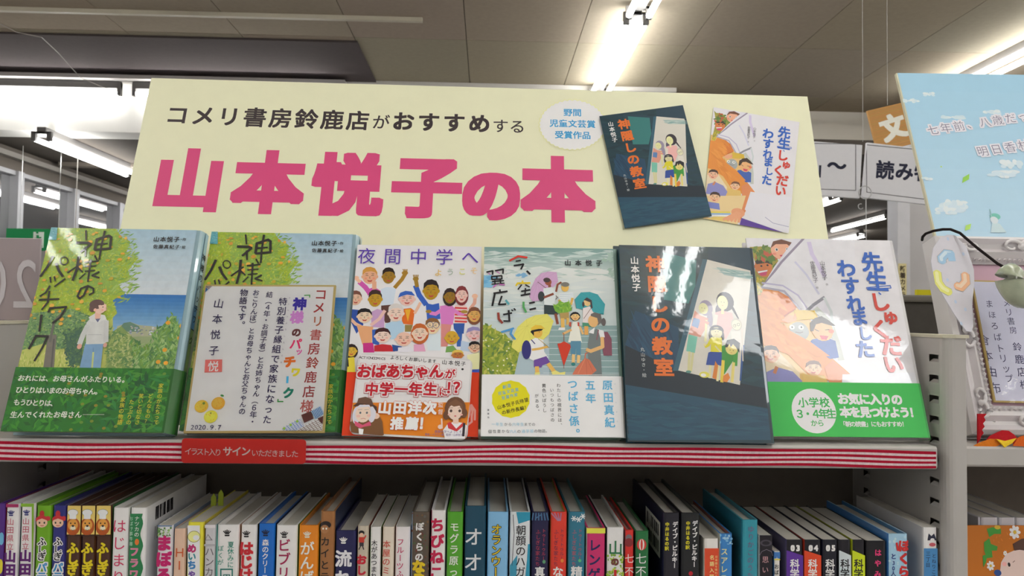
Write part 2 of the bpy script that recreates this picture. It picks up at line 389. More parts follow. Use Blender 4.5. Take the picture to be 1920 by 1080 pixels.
def shelf(bay, x0, x1, ztop, h=.0205, col=PAINT, y0=YF):
    m = MB(); pr = [(y0+.0015, ztop), (y0, ztop-.002), (y0, ztop-h+.002), (y0+.0015, ztop-h), (YBk-.002, ztop-h), (YBk-.002, ztop)]
    m.prism(pr, x0, x1, col, axis='x'); return m.build('shelf_board', 'paint', bay)
bay = empty('bookshelf', ((XL+XR)/2, YBk, 0), 'grey steel bookshelf bay holding the six facing books and the row of spines', 'bookshelf')
side_panel(bay, XR, 1); side_panel(bay, XL, -1)
shelf(bay, XL+.011, .413, ZB); shelf(bay, XL+.001, XR-.001, ZL, y0=YF+.004)
MB().box(XL-.02, XR+.0196, YBk+.0002, YBk+.006, ZC-.55, ZB-.001, lin((112, 103, 94))).build('back_panel', 'dark', bay)
br = MB()
for X, sg in ((.413, 1), (XL+.011, -1)): br.box(min(X, X+sg*.009), max(X, X+sg*.009), YF+.015, YBk-.01, ZB-.02, ZB-.012, lin((150, 146, 140)))
br.build('shelf_bracket', 'paint', bay)
MB().box(XL-.02, XR+.02, YF+.03, YBk, 0, ZC-.551, PAINT2).build('base_cabinet', 'paint', bay)
# neighbouring bay on the right
XR2 = XR+.0196
bay2 = empty('bookshelf', (XR2+.45, YBk, 0), 'neighbouring grey bookshelf bay at the right with the ornate frame', 'bookshelf')
ZR = onY(1880, 838, YF+.004).z
shelf(bay2, XR2, XR2+.9, ZR, h=.0185, y0=YF+.004); shelf(bay2, XR2, XR2+.9, ZL, y0=YF+.004)
MB().box(XR2, XR2+.9, YBk, YBk+.006, ZC-.55, ZR-.001, lin((112, 103, 94))).build('back_panel', 'dark', bay2)
MB().box(XR2+.9, XR2+.92, YF, YBk, 0, ZT, PAINT).build('side_panel', 'paint', bay2)
MB().box(XR2+.0005, XR2+.9, YF+.03, YBk, 0, ZC-.551, PAINT2).build('base_cabinet', 'paint', bay2)
# striped ribbon stuck along the board front
RED = lin((178, 30, 55)); PINKW = lin((228, 205, 208))
rb = MB(); x0, x1 = XL+.012, .4115; NX = 240; bands = [RED, PINKW, RED, PINKW, RED, PINKW, RED]
hh = [0, .0026, .0047, .0070, .0091, .0113, .0134, .0158]
def wob(x, k): return .0006*math.sin(x*11+.4)+.0005*math.sin(x*23+1)+.0004*math.sin(x*41+k*.35)
for i in range(NX):
    for k in range(7):
        vs4 = []
        for xx, kk in ((i, k+1), (i+1, k+1), (i+1, k), (i, k)):
            X = x0+(x1-x0)*xx/NX; vs4.append((X, YF-.0007-.0004*abs(math.sin(X*17+2)), ZB-.0028-hh[kk]+wob(X, kk)))
        c = bands[k]
        if i % 2: c = tuple(v*.96 for v in c[:3])+(1,)
        rb.add(vs4, [(0, 1, 2, 3)], c)
tag(rb.build('ribbon_trim', 'cloth'), 'red and white striped grosgrain ribbon stuck along the shelf edge', 'ribbon')
# red notice in a clear holder under the signed card
tl, tr_, bl = onY(341, 822, YF-.004), onY(574, 822, YF-.004), onY(341, 868, YF-.004)
tw, th = tr_.x-tl.x, tl.z-bl.z
root = empty('shelf_notice', (tl.x+tw/2, YF-.004, bl.z), 'red shelf notice with white lettering clipped under the signed card', 'sign')
def rrect(w_, h_, r, n=5):
    o = []
    for cx, cy, a in ((w_-r, r, -90), (w_-r, h_-r, 0), (r, h_-r, 90), (r, r, 180)):
        for k in range(n+1): t = math.radians(a+90*k/n); o.append((cx+r*math.cos(t), cy+r*math.sin(t)))
    return o
def plate(w_, h_, r, y0, y1, col, mat, name, parent, off=(0, 0)):
    return MB().prism([(p[0]+off[0], p[1]+off[1]) for p in rrect(w_, h_, r)], y0, y1, col, axis='y').build(name, mat, parent, world=False)
c = plate(tw, th, .003, 0, .0006, lin((222, 48, 40), 1.15), 'satin', 'card', root, (-tw/2, 0))
h = MB().add([(p[0]-tw/2-.0015, -.0008, p[1]-.0012) for p in rrect(tw+.003, th+.0024, .004)], [tuple(range(24))], WHITE).build('clear_holder', 'film', root, world=False)
P = Print((tl.x, YF-.0042, bl.z), (1, 0, 0), (0, 0, 1), tw, th, gain=1.1)
P.text('イラスト入り', (353, 846), (409, 848), 14.5, (240, 215, 210), .01); P.text('サイン', (427, 846), (461, 846), 19, (245, 225, 220), .03)
P.text('いただきました', (478, 849), (553, 851), 14, (240, 215, 210), .01)
for v_ in range(len(P.mb.v)): a = P.mb.v[v_]; P.mb.v[v_] = (a[0]-tw/2, a[1], a[2])
P.build('lettering', 'matte', c)
# ------------------------------------------------------------------ books standing spine out on the lower shelf
YS = .712
PAGE = lin((205, 202, 190)); GRP = 'children\'s books in a row on the lower shelf'
def book(x0, x1, yt, spine, left, right, label, items, hard=1, page=(208, 204, 194), zb=None, ys=YS, grp=GRP, depth=None, curve=.0, yref=1030):
    a, b_ = onY(x0, yref, ys).x+.0002, onY(x1, yref, ys).x-.0002; zt = onY((x0+x1)/2, yt, ys).z; zb = ZL+.0004 if zb is None else zb
    h = zt-zb; d = depth or (.150 if yt < 968 else .130); rt_ = empty('book', ((a+b_)/2, ys, zb), label, 'book', grp)
    t = .0018 if hard else .0005; r = min(.0025, (b_-a)*.25); G = 1.15
    cs, cl, cr = lin(spine, G), lin(left, G), lin(right, G)
    po = [(a, ys+d), (a, ys+r)]+[(a+r-r*math.cos(q), ys+r-r*math.sin(q)) for q in (.8,)]+[(a+r, ys), (b_-r, ys)]+[(b_-r+r*math.sin(q), ys+r-r*math.cos(q)) for q in (.8,)]+[(b_, ys+r), (b_, ys+d)]
    po += [(b_-t, ys+d), (b_-t, ys+t+.0005), (a+t, ys+t+.0005), (a+t, ys+d)]
    cc = [cl, cl, cs, cs, cs, cs, cr, cr, cr, cs, cs, cl]
    m = MB(); m.prism(po, zb, zt, cs, cols=cc)
    if hard:   # jacket edge on the boards: the top rim keeps the board colour
        pass
    m.build('cover', 'spine', rt_)
    g = .0035 if hard else .0006
    pg = MB().box(a+t+.0001, b_-t-.0001, ys+t+.0008, ys+d-.004, zb+g, zt-g, lin(page)); pg.build('page_block', 'matte', rt_)
    O = (a, ys, zb); P = Print(O, (1, 0, 0), (0, 0, 1), b_-a, h, gain=G)
    for it in items:
        k = it[0]
        if k == 'r': P.poly([(it[1], it[2]), (it[3], it[2]), (it[3], it[4]), (it[1], it[4])], it[5])
        elif k == 'p': P.poly(it[1], it[2])
        elif k == 'e': P.ell(*it[1:])
        elif k == 's': P.stroke(it[1], it[2], it[3])
        elif k == 't':
            _, st, x, y, step, size, col, bold = it[:8]; ol = it[8] if len(it) > 8 else None; sk = it[9] if len(it) > 9 else -.02
            P.text(st, (x, y), (x+sk*step*(len(st)-1), y+step*(len(st)-1)), size, col, bold, vert=True, outline=ol)
        elif k == 'crown':
            _, x, y, s_, col = it; s5 = s_/5
            P.poly([(x-s_*.6, y+s_*.55), (x+s_*.6, y+s_*.55), (x+s_*.5, y+s_*.9), (x-s_*.5, y+s_*.9)], col)
            for q in (-2, -1, 0, 1, 2): P.stroke([(x+q*s5*.7, y+s_*.35), (x+q*s5*2.1, y-s_*.6+abs(q)*s5*.8)], s_*.22, col)
        elif k == 'lion':
            x, y = it[1], it[2]
            P.ell(x, y+26, 13.5, 17, (178, 84, 30)); P.ell(x, y+23, 9.5, 11, (226, 160, 70)); P.ell(x, y+29, 5, 4.5, (240, 225, 200)); P.ell(x, y+25, 2.5, 1.8, (50, 35, 30))
            P.ell(x-4, y+20, 1.3, 1.5, (30, 25, 25)); P.ell(x+4, y+20, 1.3, 1.5, (30, 25, 25)); P.stroke([(x-3, y+32), (x, y+33.5), (x+3, y+32)], 1, (80, 30, 25))
            P.ell(x, y, 10, 6.5, (90, 90, 95)); P.ell(x, y, 9.4, 5.9, (238, 238, 240)); P.poly([(x-6.5, y+2), (x+6.5, y+2), (x+6, y+12), (x-6, y+12)], (230, 232, 236))
        elif k == 'girl':
            x, y = it[1], it[2]
            P.ell(x, y+9, 4.5, 6, (190, 45, 50)); P.ell(x, y+18, 9, 6, (200, 50, 55)); P.ell(x+11, y+18, 5, 4.5, (200, 50, 55)); P.ell(x-11, y+20, 3.5, 3.5, (200, 50, 55))
            P.ell(x, y+26, 10.5, 9, (238, 190, 160)); P.poly([(x-11, y+22), (x-9, y+15), (x+9, y+15), (x+11, y+22), (x, y+18)], (200, 50, 55))
            P.ell(x-4.5, y+26, 1.6, 2, (50, 60, 50)); P.ell(x+4.5, y+26, 1.6, 2, (50, 60, 50)); P.stroke([(x-3, y+31), (x, y+32), (x+3, y+31)], 1.1, (190, 50, 50))
        elif k == 'dots':
            for q in range(it[6]): P.ell(R.uniform(it[1], it[3]), R.uniform(it[2], it[4]), R.uniform(1, 3), R.uniform(1, 3), R.choice(it[5]), n=7)
    if P.mb.f:
        V = [(p[0]-(b_-a)/2, p[1], p[2]) for p in P.mb.v]; P.mb.v = V; P.build('spine_print', 'spine', kid(rt_, 'cover'))
    return rt_, a, b_, zt
WH = (232, 230, 228); BK = (30, 28, 32)
def yamada(x, top, edge):
    return [('r', x-14, top, x+14, top+6, edge), ('crown', x, top+16, 7, (45, 50, 120)), ('t', '山田県立', x-1, top+33, 15.5, 14, (190, 60, 90), .0), ('t', '山田小学校', x-2, top+98, 25, 23, (95, 30, 110), .05)]
def fushi(x, top):
    return [('girl', x, top), ('t', 'ふしぎ', x, top+61, 14, 17, BK, .03, (WH, .09)), ('t', 'パティスリー', x, top+110, 17, 20, (45, 140, 200), .04, (WH, .09))]
def lionb(x, top):
    return [('r', x-15, top, x+15, top+54, (226, 200, 110)), ('lion', x, top+13), ('r', x-14, top+55, x+14, top+57, (60, 38, 30)), ('t', 'ふしぎなえほん', x, top+79, 20, 23, (225, 205, 30), .04)]
def crownb(x, top, cc, st, y, step, size, col, bold, dx=0): return [('crown', x, top+16, 8, cc), ('t', st, x+dx, y, step, size, col, bold)]
NAVY = (28, 26, 66); TEALD = (18, 70, 92)
S = [
 (-6, 7, 944, (85, 45, 130), (60, 40, 110), (150, 30, 40), 'purple spine with a pale blue blot, cut off at the left edge of the photo', [('e', 3, 1010, 5, 12, (110, 180, 215)), ('e', 1, 1062, 5, 14, (225, 210, 60))]),
 (8, 34, 945, WH, (120, 35, 60), (70, 120, 110), 'white spine with magenta top and side edges, red and purple lettering, second from left', yamada(21, 945, (165, 45, 95))),
 (36, 63, 944, WH, (110, 60, 110), (100, 150, 60), 'white spine with a light green top edge, red and purple lettering, beside the magenta-edged one', yamada(50, 944, (130, 175, 50))+[('r', 60, 950, 64, 1090, (130, 175, 50))]),
 (65, 94, 948, (112, 170, 32), (150, 60, 120), (100, 160, 40), 'grass green spine with a red-haired girl\'s face and white-outlined black lettering', fushi(79, 954)),
 (96, 122, 948, (48, 50, 125), (70, 70, 150), (160, 160, 175), 'dark blue spine with a red-haired girl\'s face beside the green one', fushi(109, 954)),
 (124, 150, 948, (75, 45, 32), (150, 40, 40), (40, 40, 90), 'first of three brown lion spines in chef hats, beside the dark blue one', lionb(137, 948)),
 (151.5, 177, 948, (75, 45, 32), (200, 150, 50), (120, 60, 50), 'middle one of three brown spines with lions in chef hats', lionb(164, 948)),
 (178.5, 207, 948, (75, 45, 32), (215, 180, 60), (50, 110, 60), 'last of three brown lion spines, next to the white spine with loose red writing', lionb(193, 948)),
 (209, 240, 952, WH, (60, 120, 60), (215, 215, 215), 'white spine with large loose crimson handwriting between the lions and the green label', [('t', 'はじまりの', 224, 986, 32, 27, (205, 50, 95), 0)]),
 (242, 272, 952, WH, (60, 110, 50), WH, 'white book with a wavy dark green spine label and barcodes on its cover', [('p', [(242, 963), (268, 963)]+[(266+2.6*math.sin(i*.9), 970+i*6) for i in range(20)]+[(242, 1090)], (40, 125, 75)), ('t', 'ナツカの', 257, 972, 10, 9.5, WH, .01), ('t', 'おばけ事件簿', 246, 972, 9.5, 8.5, (190, 220, 200), 0), ('e', 257, 1016, 4, 6, (225, 120, 50)), ('t', 'フラワー', 252, 1034, 21, 18, (215, 130, 160), .05)], 0),
 (294, 323, 985, (226, 224, 226), (200, 205, 215), (140, 160, 190), 'spine with bold magenta lettering below a green and white blossom picture', [('dots', 296, 988, 322, 1004, [(90, 130, 70), (240, 240, 240), (150, 190, 110)], 40), ('r', 294, 985, 323, 987, (90, 120, 160)), ('t', 'まぼろし', 308, 1018, 30, 30, (195, 30, 105), .05)], 0),
 (324.5, 348, 991, (225, 190, 165), (215, 185, 165), (120, 90, 60), 'peach coloured spine with thin orange capital letters', [('t', 'HI', 337, 1035, 24, 24, (205, 90, 40), -.0)], 0),
 (350, 381, 979, (228, 220, 60), (220, 218, 200), (205, 190, 60), 'yellow and white spine with a round cat drawing and multicoloured letters', [('r', 352, 985, 375, 1090, (236, 234, 232)), ('e', 364, 1006, 12, 11, (150, 140, 60)), ('e', 364, 1006, 11, 10, (240, 235, 150)), ('e', 368, 1008, 6, 5, (245, 245, 235)), ('t', 'め', 360, 1028, 15, 17, (190, 45, 110), .05), ('t', 'い', 360, 1043, 15, 16, (50, 140, 150), .05), ('t', 'ち', 360, 1059, 15, 17, (60, 130, 190), .05), ('t', 'ゃ', 360, 1075, 15, 16, (110, 70, 160), .05)], 0),
 (382.5, 404, 984, (205, 203, 206), (160, 110, 110), (190, 190, 190), 'pale grey spine with a pencil-drawn pointed hat and rough letters', [('p', [(390, 1001), (399, 1013), (384, 1013)], (120, 118, 122)), ('p', [(390, 1003), (396, 1012), (386, 1012)], (195, 194, 196)), ('r', 383, 1020, 404, 1024, (175, 173, 178)), ('t', 'ハンカチ', 393, 1034, 19, 18, (95, 90, 95), .0), ('r', 383, 984, 404, 990, (225, 220, 222))], 0),
 (405.5, 448, 984, WH, (60, 150, 135), (190, 170, 150), 'white spine with a black crown and green lettering over a green boxed character', [('r', 405, 984, 408, 1090, (75, 165, 150)), ('crown', 426, 998, 8, BK), ('t', '夏休みに', 433, 1021, 12.5, 12.5, (40, 140, 120), .01), ('t', 'ぼくが', 414, 1028, 13, 11.5, (40, 140, 120), .01), ('r', 413, 1066, 437, 1068.5, (40, 120, 110)), ('r', 413, 1066, 415.5, 1100, (40, 120, 110)), ('r', 434.5, 1066, 437, 1100, (40, 120, 110)), ('t', '図', 425, 1083, 12, 15, (40, 120, 110), .02)]),
 (450, 481, 984, WH, (205, 130, 50), (90, 90, 80), 'white spine with a black crown and thick red brush lettering', crownb(462, 984, BK, 'はじける', 1028, 25, 27, (200, 40, 50), .05)),
 (483, 515, 982, (22, 105, 195), (60, 70, 60), (30, 40, 80), 'bright blue spine with a black crown and white lettering', crownb(498, 982, (20, 25, 55), '森のクリーニング', 1017, 13, 13, WH, .02)),
 (516.5, 557, 985, WH, (70, 90, 60), (120, 150, 60), 'white spine with a black crown and dark pink brush lettering', crownb(533, 985, BK, 'ビブリオ', 1022, 26, 25, (160, 30, 80), .02)),
 (559, 597, 985, (228, 135, 28), (190, 170, 60), (150, 130, 40), 'orange spine with a white crown and loose white lettering', crownb(576, 985, (238, 225, 205), 'がんばれ', 1028, 27, 27, (240, 236, 225), .02)),
 (599, 627, 959, (160, 108, 62), (110, 120, 110), (40, 50, 80), 'brown paper spine with a black ink child\'s face and black letters', [('e', 611, 984, 10, 7, (40, 30, 28)), ('e', 609, 992, 8, 8, (170, 118, 75)), ('e', 606, 991, 1.6, 2, (235, 230, 220)), ('e', 612, 991, 1.6, 2, (235, 230, 220)), ('t', 'カイとティモ', 610, 1015, 22, 18, (30, 25, 25), .02)]),
 (628, 668, 995, (32, 32, 80), (35, 35, 60), (60, 60, 75), 'wide navy spine with a white crown and large white lettering', [('crown', 644, 1012, 8, WH), ('t', '流れ星', 644, 1047, 37, 32, (230, 228, 235), .03)]),
 (669, 691, 986, (200, 188, 168), (120, 85, 70), (150, 80, 70), 'beige spine with a little boy in a red shirt above red letters', [('e', 678, 999, 5.5, 4.5, (30, 28, 30)), ('e', 678, 1003, 4, 4, (235, 190, 160)), ('r', 673, 1007, 683, 1017, (200, 60, 45)), ('s', [(683, 1010), (686, 1004)], 2.4, (200, 60, 45)), ('r', 674, 1017, 682, 1024, (60, 55, 60)), ('s', [(676, 1024), (673, 1030)], 2, (60, 50, 50)), ('s', [(680, 1024), (682, 1030)], 2, (60, 50, 50)), ('t', 'おしっこ', 678, 1049, 20, 19, (200, 35, 55), .05)], 0),
 (693, 714, 988, WH, (90, 150, 60), (110, 150, 60), 'slim white spine with plain black lettering beside the boy in red', [('t', '木があつまれば', 702, 1018, 12.3, 12, BK, .01)], 0),
 (716, 739, 988, (226, 214, 196), (150, 90, 50), (150, 120, 80), 'cream spine with thin orange-red lettering', [('t', '本屋のミミ', 725, 1020, 16.5, 15, (200, 80, 65), .01)], 0),
 (740.5, 769, 988, (234, 226, 226), (200, 150, 140), (170, 170, 170), 'white spine with magenta handwritten lettering', [('t', 'フルーツふた', 751, 1016, 15, 14, (195, 50, 100), .01)], 0),
 (770.5, 805, 960, (92, 80, 68), (150, 180, 215), (60, 60, 70), 'brown photographic spine with white letters above yellow ones', [('dots', 772, 962, 804, 1090, [(120, 90, 60), (80, 95, 60), (110, 60, 50), (100, 98, 92)], 70), ('t', 'ぼくらの', 787, 987, 19, 16, WH, .05), ('t', 'なぞ', 785, 1062, 24, 25, (225, 195, 30), .07)]),
 (807, 835, 957, WH, (170, 60, 90), (210, 210, 220), 'white spine filled with big crimson lettering', [('t', 'ちびねこ', 820, 984, 30, 27, (195, 30, 75), .04)]),
 (837, 868, 960, (85, 165, 42), (90, 150, 70), (60, 70, 60), 'green spine with plain white lettering', [('t', 'モグラ原っぱ', 852, 988, 21, 18, (228, 236, 220), .02)]),
 (870, 911, 949, TEALD, (20, 45, 60), (15, 30, 50), 'wide dark teal spine with two big white letters, tallest of the middle books', [('t', 'オオカミ', 888, 1006, 48, 36, (225, 226, 228), .01)]),
 (913, 953, 960, (130, 185, 225), (80, 160, 210), (25, 30, 55), 'sky blue spine with yellow letters outlined in black', [('t', 'オランウータン', 931, 992, 20, 20, (225, 200, 50), .01, (BK, .06))]),
 (955, 994, 960, (225, 230, 232), (200, 205, 210), (50, 60, 70), 'white and turquoise spine with black serif lettering', [('p', [(968, 960), (994, 960), (994, 975), (972, 982)], (45, 150, 180)), ('p', [(990, 1020), (994, 1020), (994, 1090), (984, 1090), (988, 1050)], (45, 150, 180)), ('p', [(956, 1060), (970, 1040), (968, 1090), (956, 1090)], (60, 150, 180)), ('s', [(962, 965), (964, 1000), (960, 1060)], 1, (60, 60, 70)), ('t', '朝顔のハガキ', 977, 994, 19.5, 19.5, BK, .01)]),
 (996, 1029, 960, NAVY, (40, 40, 70), (40, 40, 90), 'navy spine with blue leaf pattern and small red lettering', [('s', [(1000+i*5, 962), (998+i*6, 975)], 2.4, (70, 110, 150)) for i in range(6)]+[('s', [(1004, 972), (1016, 964)], 2, (70, 110, 150)), ('t', 'トゥートゥルー', 1020, 995, 8.6, 8, (185, 60, 85), 0), ('t', 'ふしぎな家たち', 1009, 997, 10, 9, (170, 55, 80), 0), ('e', 1020, 1053, 3, 3.5, (90, 150, 110)), ('t', '真夜中', 1012, 1072, 22, 20, WH, .03)]),
 (1031, 1063, 960, (222, 62, 45), (180, 90, 40), (200, 190, 40), 'vermilion spine with grey leaf pattern and dark small lettering', [('s', [(1034+i*6, 962), (1046+i*1.5, 976)], 2.2, (170, 120, 150)) for i in range(4)]+[('t', 'トゥートゥルー', 1054, 995, 8.6, 8, (95, 45, 75), 0), ('t', 'ふしぎな家たち', 1043, 997, 10, 9, (95, 45, 75), 0), ('e', 1054, 1051, 3, 3.5, (235, 140, 60)), ('t', 'なぞ解き', 1046, 1072, 22, 21, WH, .03)]),
 (1064.5, 1097, 960, (48, 118, 142), (40, 110, 130), (60, 150, 150), 'teal spine with white snowflake flowers and red small lettering', sum([[('s', [(x-5*math.cos(t), y-5*math.sin(t)), (x+5*math.cos(t), y+5*math.sin(t))], 1.8, (228, 236, 238)) for t in (0, 1.05, 2.1)] for x, y in ((1076, 972), (1085, 974), (1093, 968))], [])+[('t', 'トゥートゥルー', 1088, 995, 8.6, 8, (190, 80, 90), 0), ('t', 'ふしぎな家たち', 1077, 997, 10, 9, (190, 80, 90), 0), ('e', 1087, 1051, 3, 3, (90, 190, 130)), ('t', '精霊', 1081, 1072, 22, 22, WH, .03)]),
 (1099, 1135, 990, (205, 48, 110), (215, 215, 200), (110, 120, 110), 'pink spine with a yellow top band and dark blue lettering', [('r', 1098, 989, 1136, 1000, (230, 225, 80)), ('t', 'レンゲ', 1115, 1022, 27, 24, (38, 36, 90), .03)]),
 (1136.5, 1170, 989, WH, (60, 70, 70), (225, 225, 225), 'white spine with a green character and yellow-green leaves', [('dots', 1137, 1040, 1169, 1090, [(150, 190, 50), (190, 205, 70), (120, 170, 50)], 60), ('t', '山', 1154, 1027, 20, 28, (35, 115, 70), .02), ('t', 'の', 1153, 1053, 20, 15, (110, 55, 50), .06), ('r', 1151, 1068, 1156, 1080, (200, 40, 40))]),
 (1171, 1188.5, 994, (215, 48, 42), (110, 30, 35), (140, 30, 35), 'narrow red spine with white lettering beside the leafy one', [('e', 1179, 1008, 6, 6, (120, 110, 115)), ('e', 1179, 1017, 8, 8, (135, 40, 45)), ('t', '七不思議', 1180, 1047, 24, 18, (235, 225, 220), .0)], 1),
 (1190, 1217, 996, (35, 110, 60), (30, 50, 40), (40, 90, 50), 'dark green spine with a striped paper balloon and white lettering', [('e', 1203, 1021, 9, 10.5, (205, 60, 50)), ('e', 1203, 1021, 5, 10.5, (235, 225, 215)), ('e', 1203, 1021, 2, 10.5, (205, 60, 50)), ('t', '七不思議', 1202, 1047, 24, 21, (235, 235, 230), .0)]),
 (1243, 1274.5, 962, (30, 28, 38), (32, 30, 60), (18, 18, 24), 'black book with a barcode sticker on its side cover', [('t', '中井はるの訳', 1251, 983, 9, 8, (220, 210, 40), .04), ('t', 'デイブ・ピルキー', 1266, 983, 11, 10.5, WH, .05)]),
 (1276, 1312.5, 962, (26, 28, 30), (24, 24, 30), (16, 18, 20), 'black book right of the barcoded one, with a small red mark', [('t', '中井はるの訳', 1290, 981, 9, 8, (220, 210, 40), .04), ('t', 'デイブ・ピルキー', 1303, 981, 11, 10.5, WH, .05), ('e', 1295, 1075, 4, 4, (190, 30, 45))]),
 (1320, 1348, 1010, (232, 228, 222), (225, 220, 210), (222, 216, 205), 'cream topped paperback spine with an orange-red panel', [('r', 1321, 1028, 1348, 1095, (222, 78, 42)), ('t', '名語入門', 1335, 1045, 12, 9, (245, 225, 150), .02), ('t', '日本語を味わう', 1343, 1044, 6, 5, (245, 225, 150), 0)], 0),
 (1349, 1374, 1001, (58, 130, 198), (190, 190, 180), (150, 55, 35), 'blue spine with pale cloudy spots and cream lettering', [('dots', 1350, 1003, 1373, 1022, [(120, 180, 215), (160, 200, 220)], 14), ('t', 'スアレス一家', 1358, 1034, 16.5, 14, (226, 222, 160), .02)]),
 (1391, 1422, 975, (50, 148, 165), (38, 125, 145), (40, 120, 140), 'tall turquoise book with blurred violet lettering', [('t', 'ゆりかごのうた', 1408, 992, 14.5, 13, (120, 95, 130), .0)]),
 (1423, 1450, 1004, (26, 22, 30), (230, 228, 225), (40, 35, 45), 'black spine with a grey ornament and pink lettering', [('e', 1436, 1018, 11, 6, (70, 64, 74)), ('e', 1436, 1018, 7, 3.5, (30, 26, 34)), ('s', [(1424, 1042), (1428, 1034), (1437, 1030), (1446, 1034), (1449, 1042)], 1, (120, 110, 125)), ('t', '思いは', 1435, 1049, 19, 13, (210, 160, 165), .0)], 0),
 (1451, 1463, 1034, (225, 222, 215), (60, 110, 170), (225, 222, 215), 'small low white book with a blue and yellow scalloped top, between two black ones', [('r', 1450, 1035, 1464, 1043, (60, 115, 180)), ('e', 1453, 1044, 3.4, 3, (60, 115, 180)), ('e', 1460, 1044, 3.4, 3, (60, 115, 180)), ('r', 1450, 1048, 1464, 1050, (225, 210, 60)), ('t', 'おばけ', 1456, 1062, 11, 9, BK, .02)], 0),
 (1474, 1506, 1012, (22, 20, 28), (80, 75, 110), (24, 22, 28), 'black and purple spine numbered 03', 'k', 0),
 (1507.5, 1540, 1012, (22, 20, 28), (200, 60, 40), (24, 22, 28), 'black and orange-red spine numbered 04', 'k', 0),
 (1541.5, 1571, 1012, (22, 22, 34), (24, 24, 45), (24, 22, 28), 'plain black spine numbered 05', 'k', 0),
 (1572.5, 1596, 1012, (22, 20, 28), (60, 60, 65), (120, 120, 60), 'black and pale grey spine beside the one numbered 05', 'k', 0),
 (1597.5, 1622, 1012, (22, 20, 28), (190, 200, 40), (24, 22, 28), 'black and bright yellow-green spine', 'k', 0),
 (1623.5, 1662, 1014, (22, 20, 24), (26, 24, 28), (22, 20, 24), 'wide black spine with hot pink lettering', [('t', 'はやみねかおる', 1646, 1036, 20, 13, (225, 60, 120), .04)], 0),
 (1665, 1703, 1001, (165, 205, 228), (60, 120, 185), (60, 120, 170), 'pale blue spine with big red lettering and small blue writing', [('dots', 1666, 1003, 1702, 1090, [(200, 225, 238), (185, 215, 232)], 40), ('t', 'ぼくらの', 1695, 1023, 24, 22, (205, 45, 45), .05), ('s', [(1681, 1018), (1683, 1031), (1688, 1030)], 4, (205, 45, 45)), ('t', 'と', 1675, 1043, 10, 11, (40, 60, 130), .04), ('t', '30人31脚', 1675, 1055, 10, 10, (40, 60, 130), .03)], 1),
 (1731, 1758, 989, WH, (215, 210, 205), (200, 195, 190), 'white book at the right end with a black and white cat and a blue label', [('p', [(1739, 1013), (1741, 1000), (1746, 1005), (1751, 1000), (1756, 1013)], (38, 40, 62)), ('e', 1748, 1012, 4, 3, WH), ('e', 1748, 1021, 6, 3.5, (205, 95, 105)), ('r', 1732, 1028, 1759, 1095, (75, 140, 195)), ('t', 'とねりこ通り', 1751, 1042, 10, 8.5, (35, 50, 80), .01), ('t', '三丁目', 1740, 1038, 10.5, 9, (35, 50, 80), .01)], 0),
]
kag = [('03', (92, 45, 150), WH, 1), ('04', (222, 72, 32), WH, 1), ('05', (30, 30, 60), WH, 0), ('', (205, 215, 218), BK, 1), ('', (205, 220, 30), BK, 1)]
ki = 0; placed = {}
for e in S:
    x0, x1, yt, cs, cl, cr, lab, items = e[:8]; hard = e[8] if len(e) > 8 else 1
    if items == 'k':
        num, bc, tc_, sl = kag[ki]; ki += 1; xm = (x0+x1)/2
        items = [('p', [(x0-1, yt+20 if sl else yt+120), (x0+2, yt+20 if sl else yt+120), (x1+1, yt+30 if sl else yt+120), (x1+1, yt+90 if sl else yt+121), (x0-1, yt+90 if sl else yt+121)], bc)]
        if num: items += [('t', num[0], xm-4, yt+15, 1, 14, WH, .06), ('t', num[1], xm+6, yt+15, 1, 14, WH, .06), ('s', [(xm-7, yt+19), (xm-1, yt+11)], 1.4, WH)]
        items += [('t', '科学探偵', xm, yt+45, 18, 18, tc_, .03)]
    placed[x0] = book(x0, x1, yt, cs, cl, cr, lab, items, hard)
# stickers with barcodes on side covers
def barcode(mb, X, y0, y1, z0, z1, sg):
    n = 30
    for i in range(n):
        if R.random() < .62:
            a = y0+(y1-y0)*i/n; mb.add([(X, a, z0), (X, a+(y1-y0)/n*R.uniform(.5, 1), z0), (X, a+(y1-y0)/n*.8, z1), (X, a, z1)], [(0, 1, 2, 3)], lin(BK))
rt_, a, b_, zt = placed[1243]
mb = MB(); mb.add([(a-.0002, .724, zt-.045), (a-.0002, .79, zt-.045), (a-.0002, .79, zt-.012), (a-.0002, .724, zt-.012)], [(0, 1, 2, 3)], lin((225, 222, 212)))
barcode(mb, a-.0003, .730, .785, zt-.026, zt-.015, 1); barcode(mb, a-.0003, .730, .785, zt-.041, zt-.030, 1)
mb.build('barcode_sticker', 'matte', kid(rt_, 'cover'))['label'] = 'white sticker with two barcodes'
rt_, a, b_, zt = placed[242]
mb = MB(); barcode(mb, b_+.0002, .732, .772, zt-.016, zt-.004, 1); barcode(mb, b_+.0002, .732, .772, zt-.034, zt-.022, 1)
mb.build('barcode_print', 'matte', kid(rt_, 'cover'))
# thin upright sticks of slips poking out of the books behind the grey spine
for i, (x, y0, y1) in enumerate(((399, 925, 985), (413, 918, 968))):
    p = onY(x, y1, .775); q = onY(x, y0, .775)
    s_ = MB().prism([(p.x-.0025, p.z-.004), (p.x+.0025, p.z-.004), (p.x+.0025, q.z-.004), (p.x, q.z), (p.x-.0025, q.z-.004)], .775, .7756, lin((150, 165, 50)), axis='y')
    tag(s_.build('order_slip', 'matte'), ('narrow yellow-green paper slip standing behind the grey hat spine', 'second yellow-green paper slip, behind the green edged spine')[i], 'paper slip', 'paper slips among the spines')
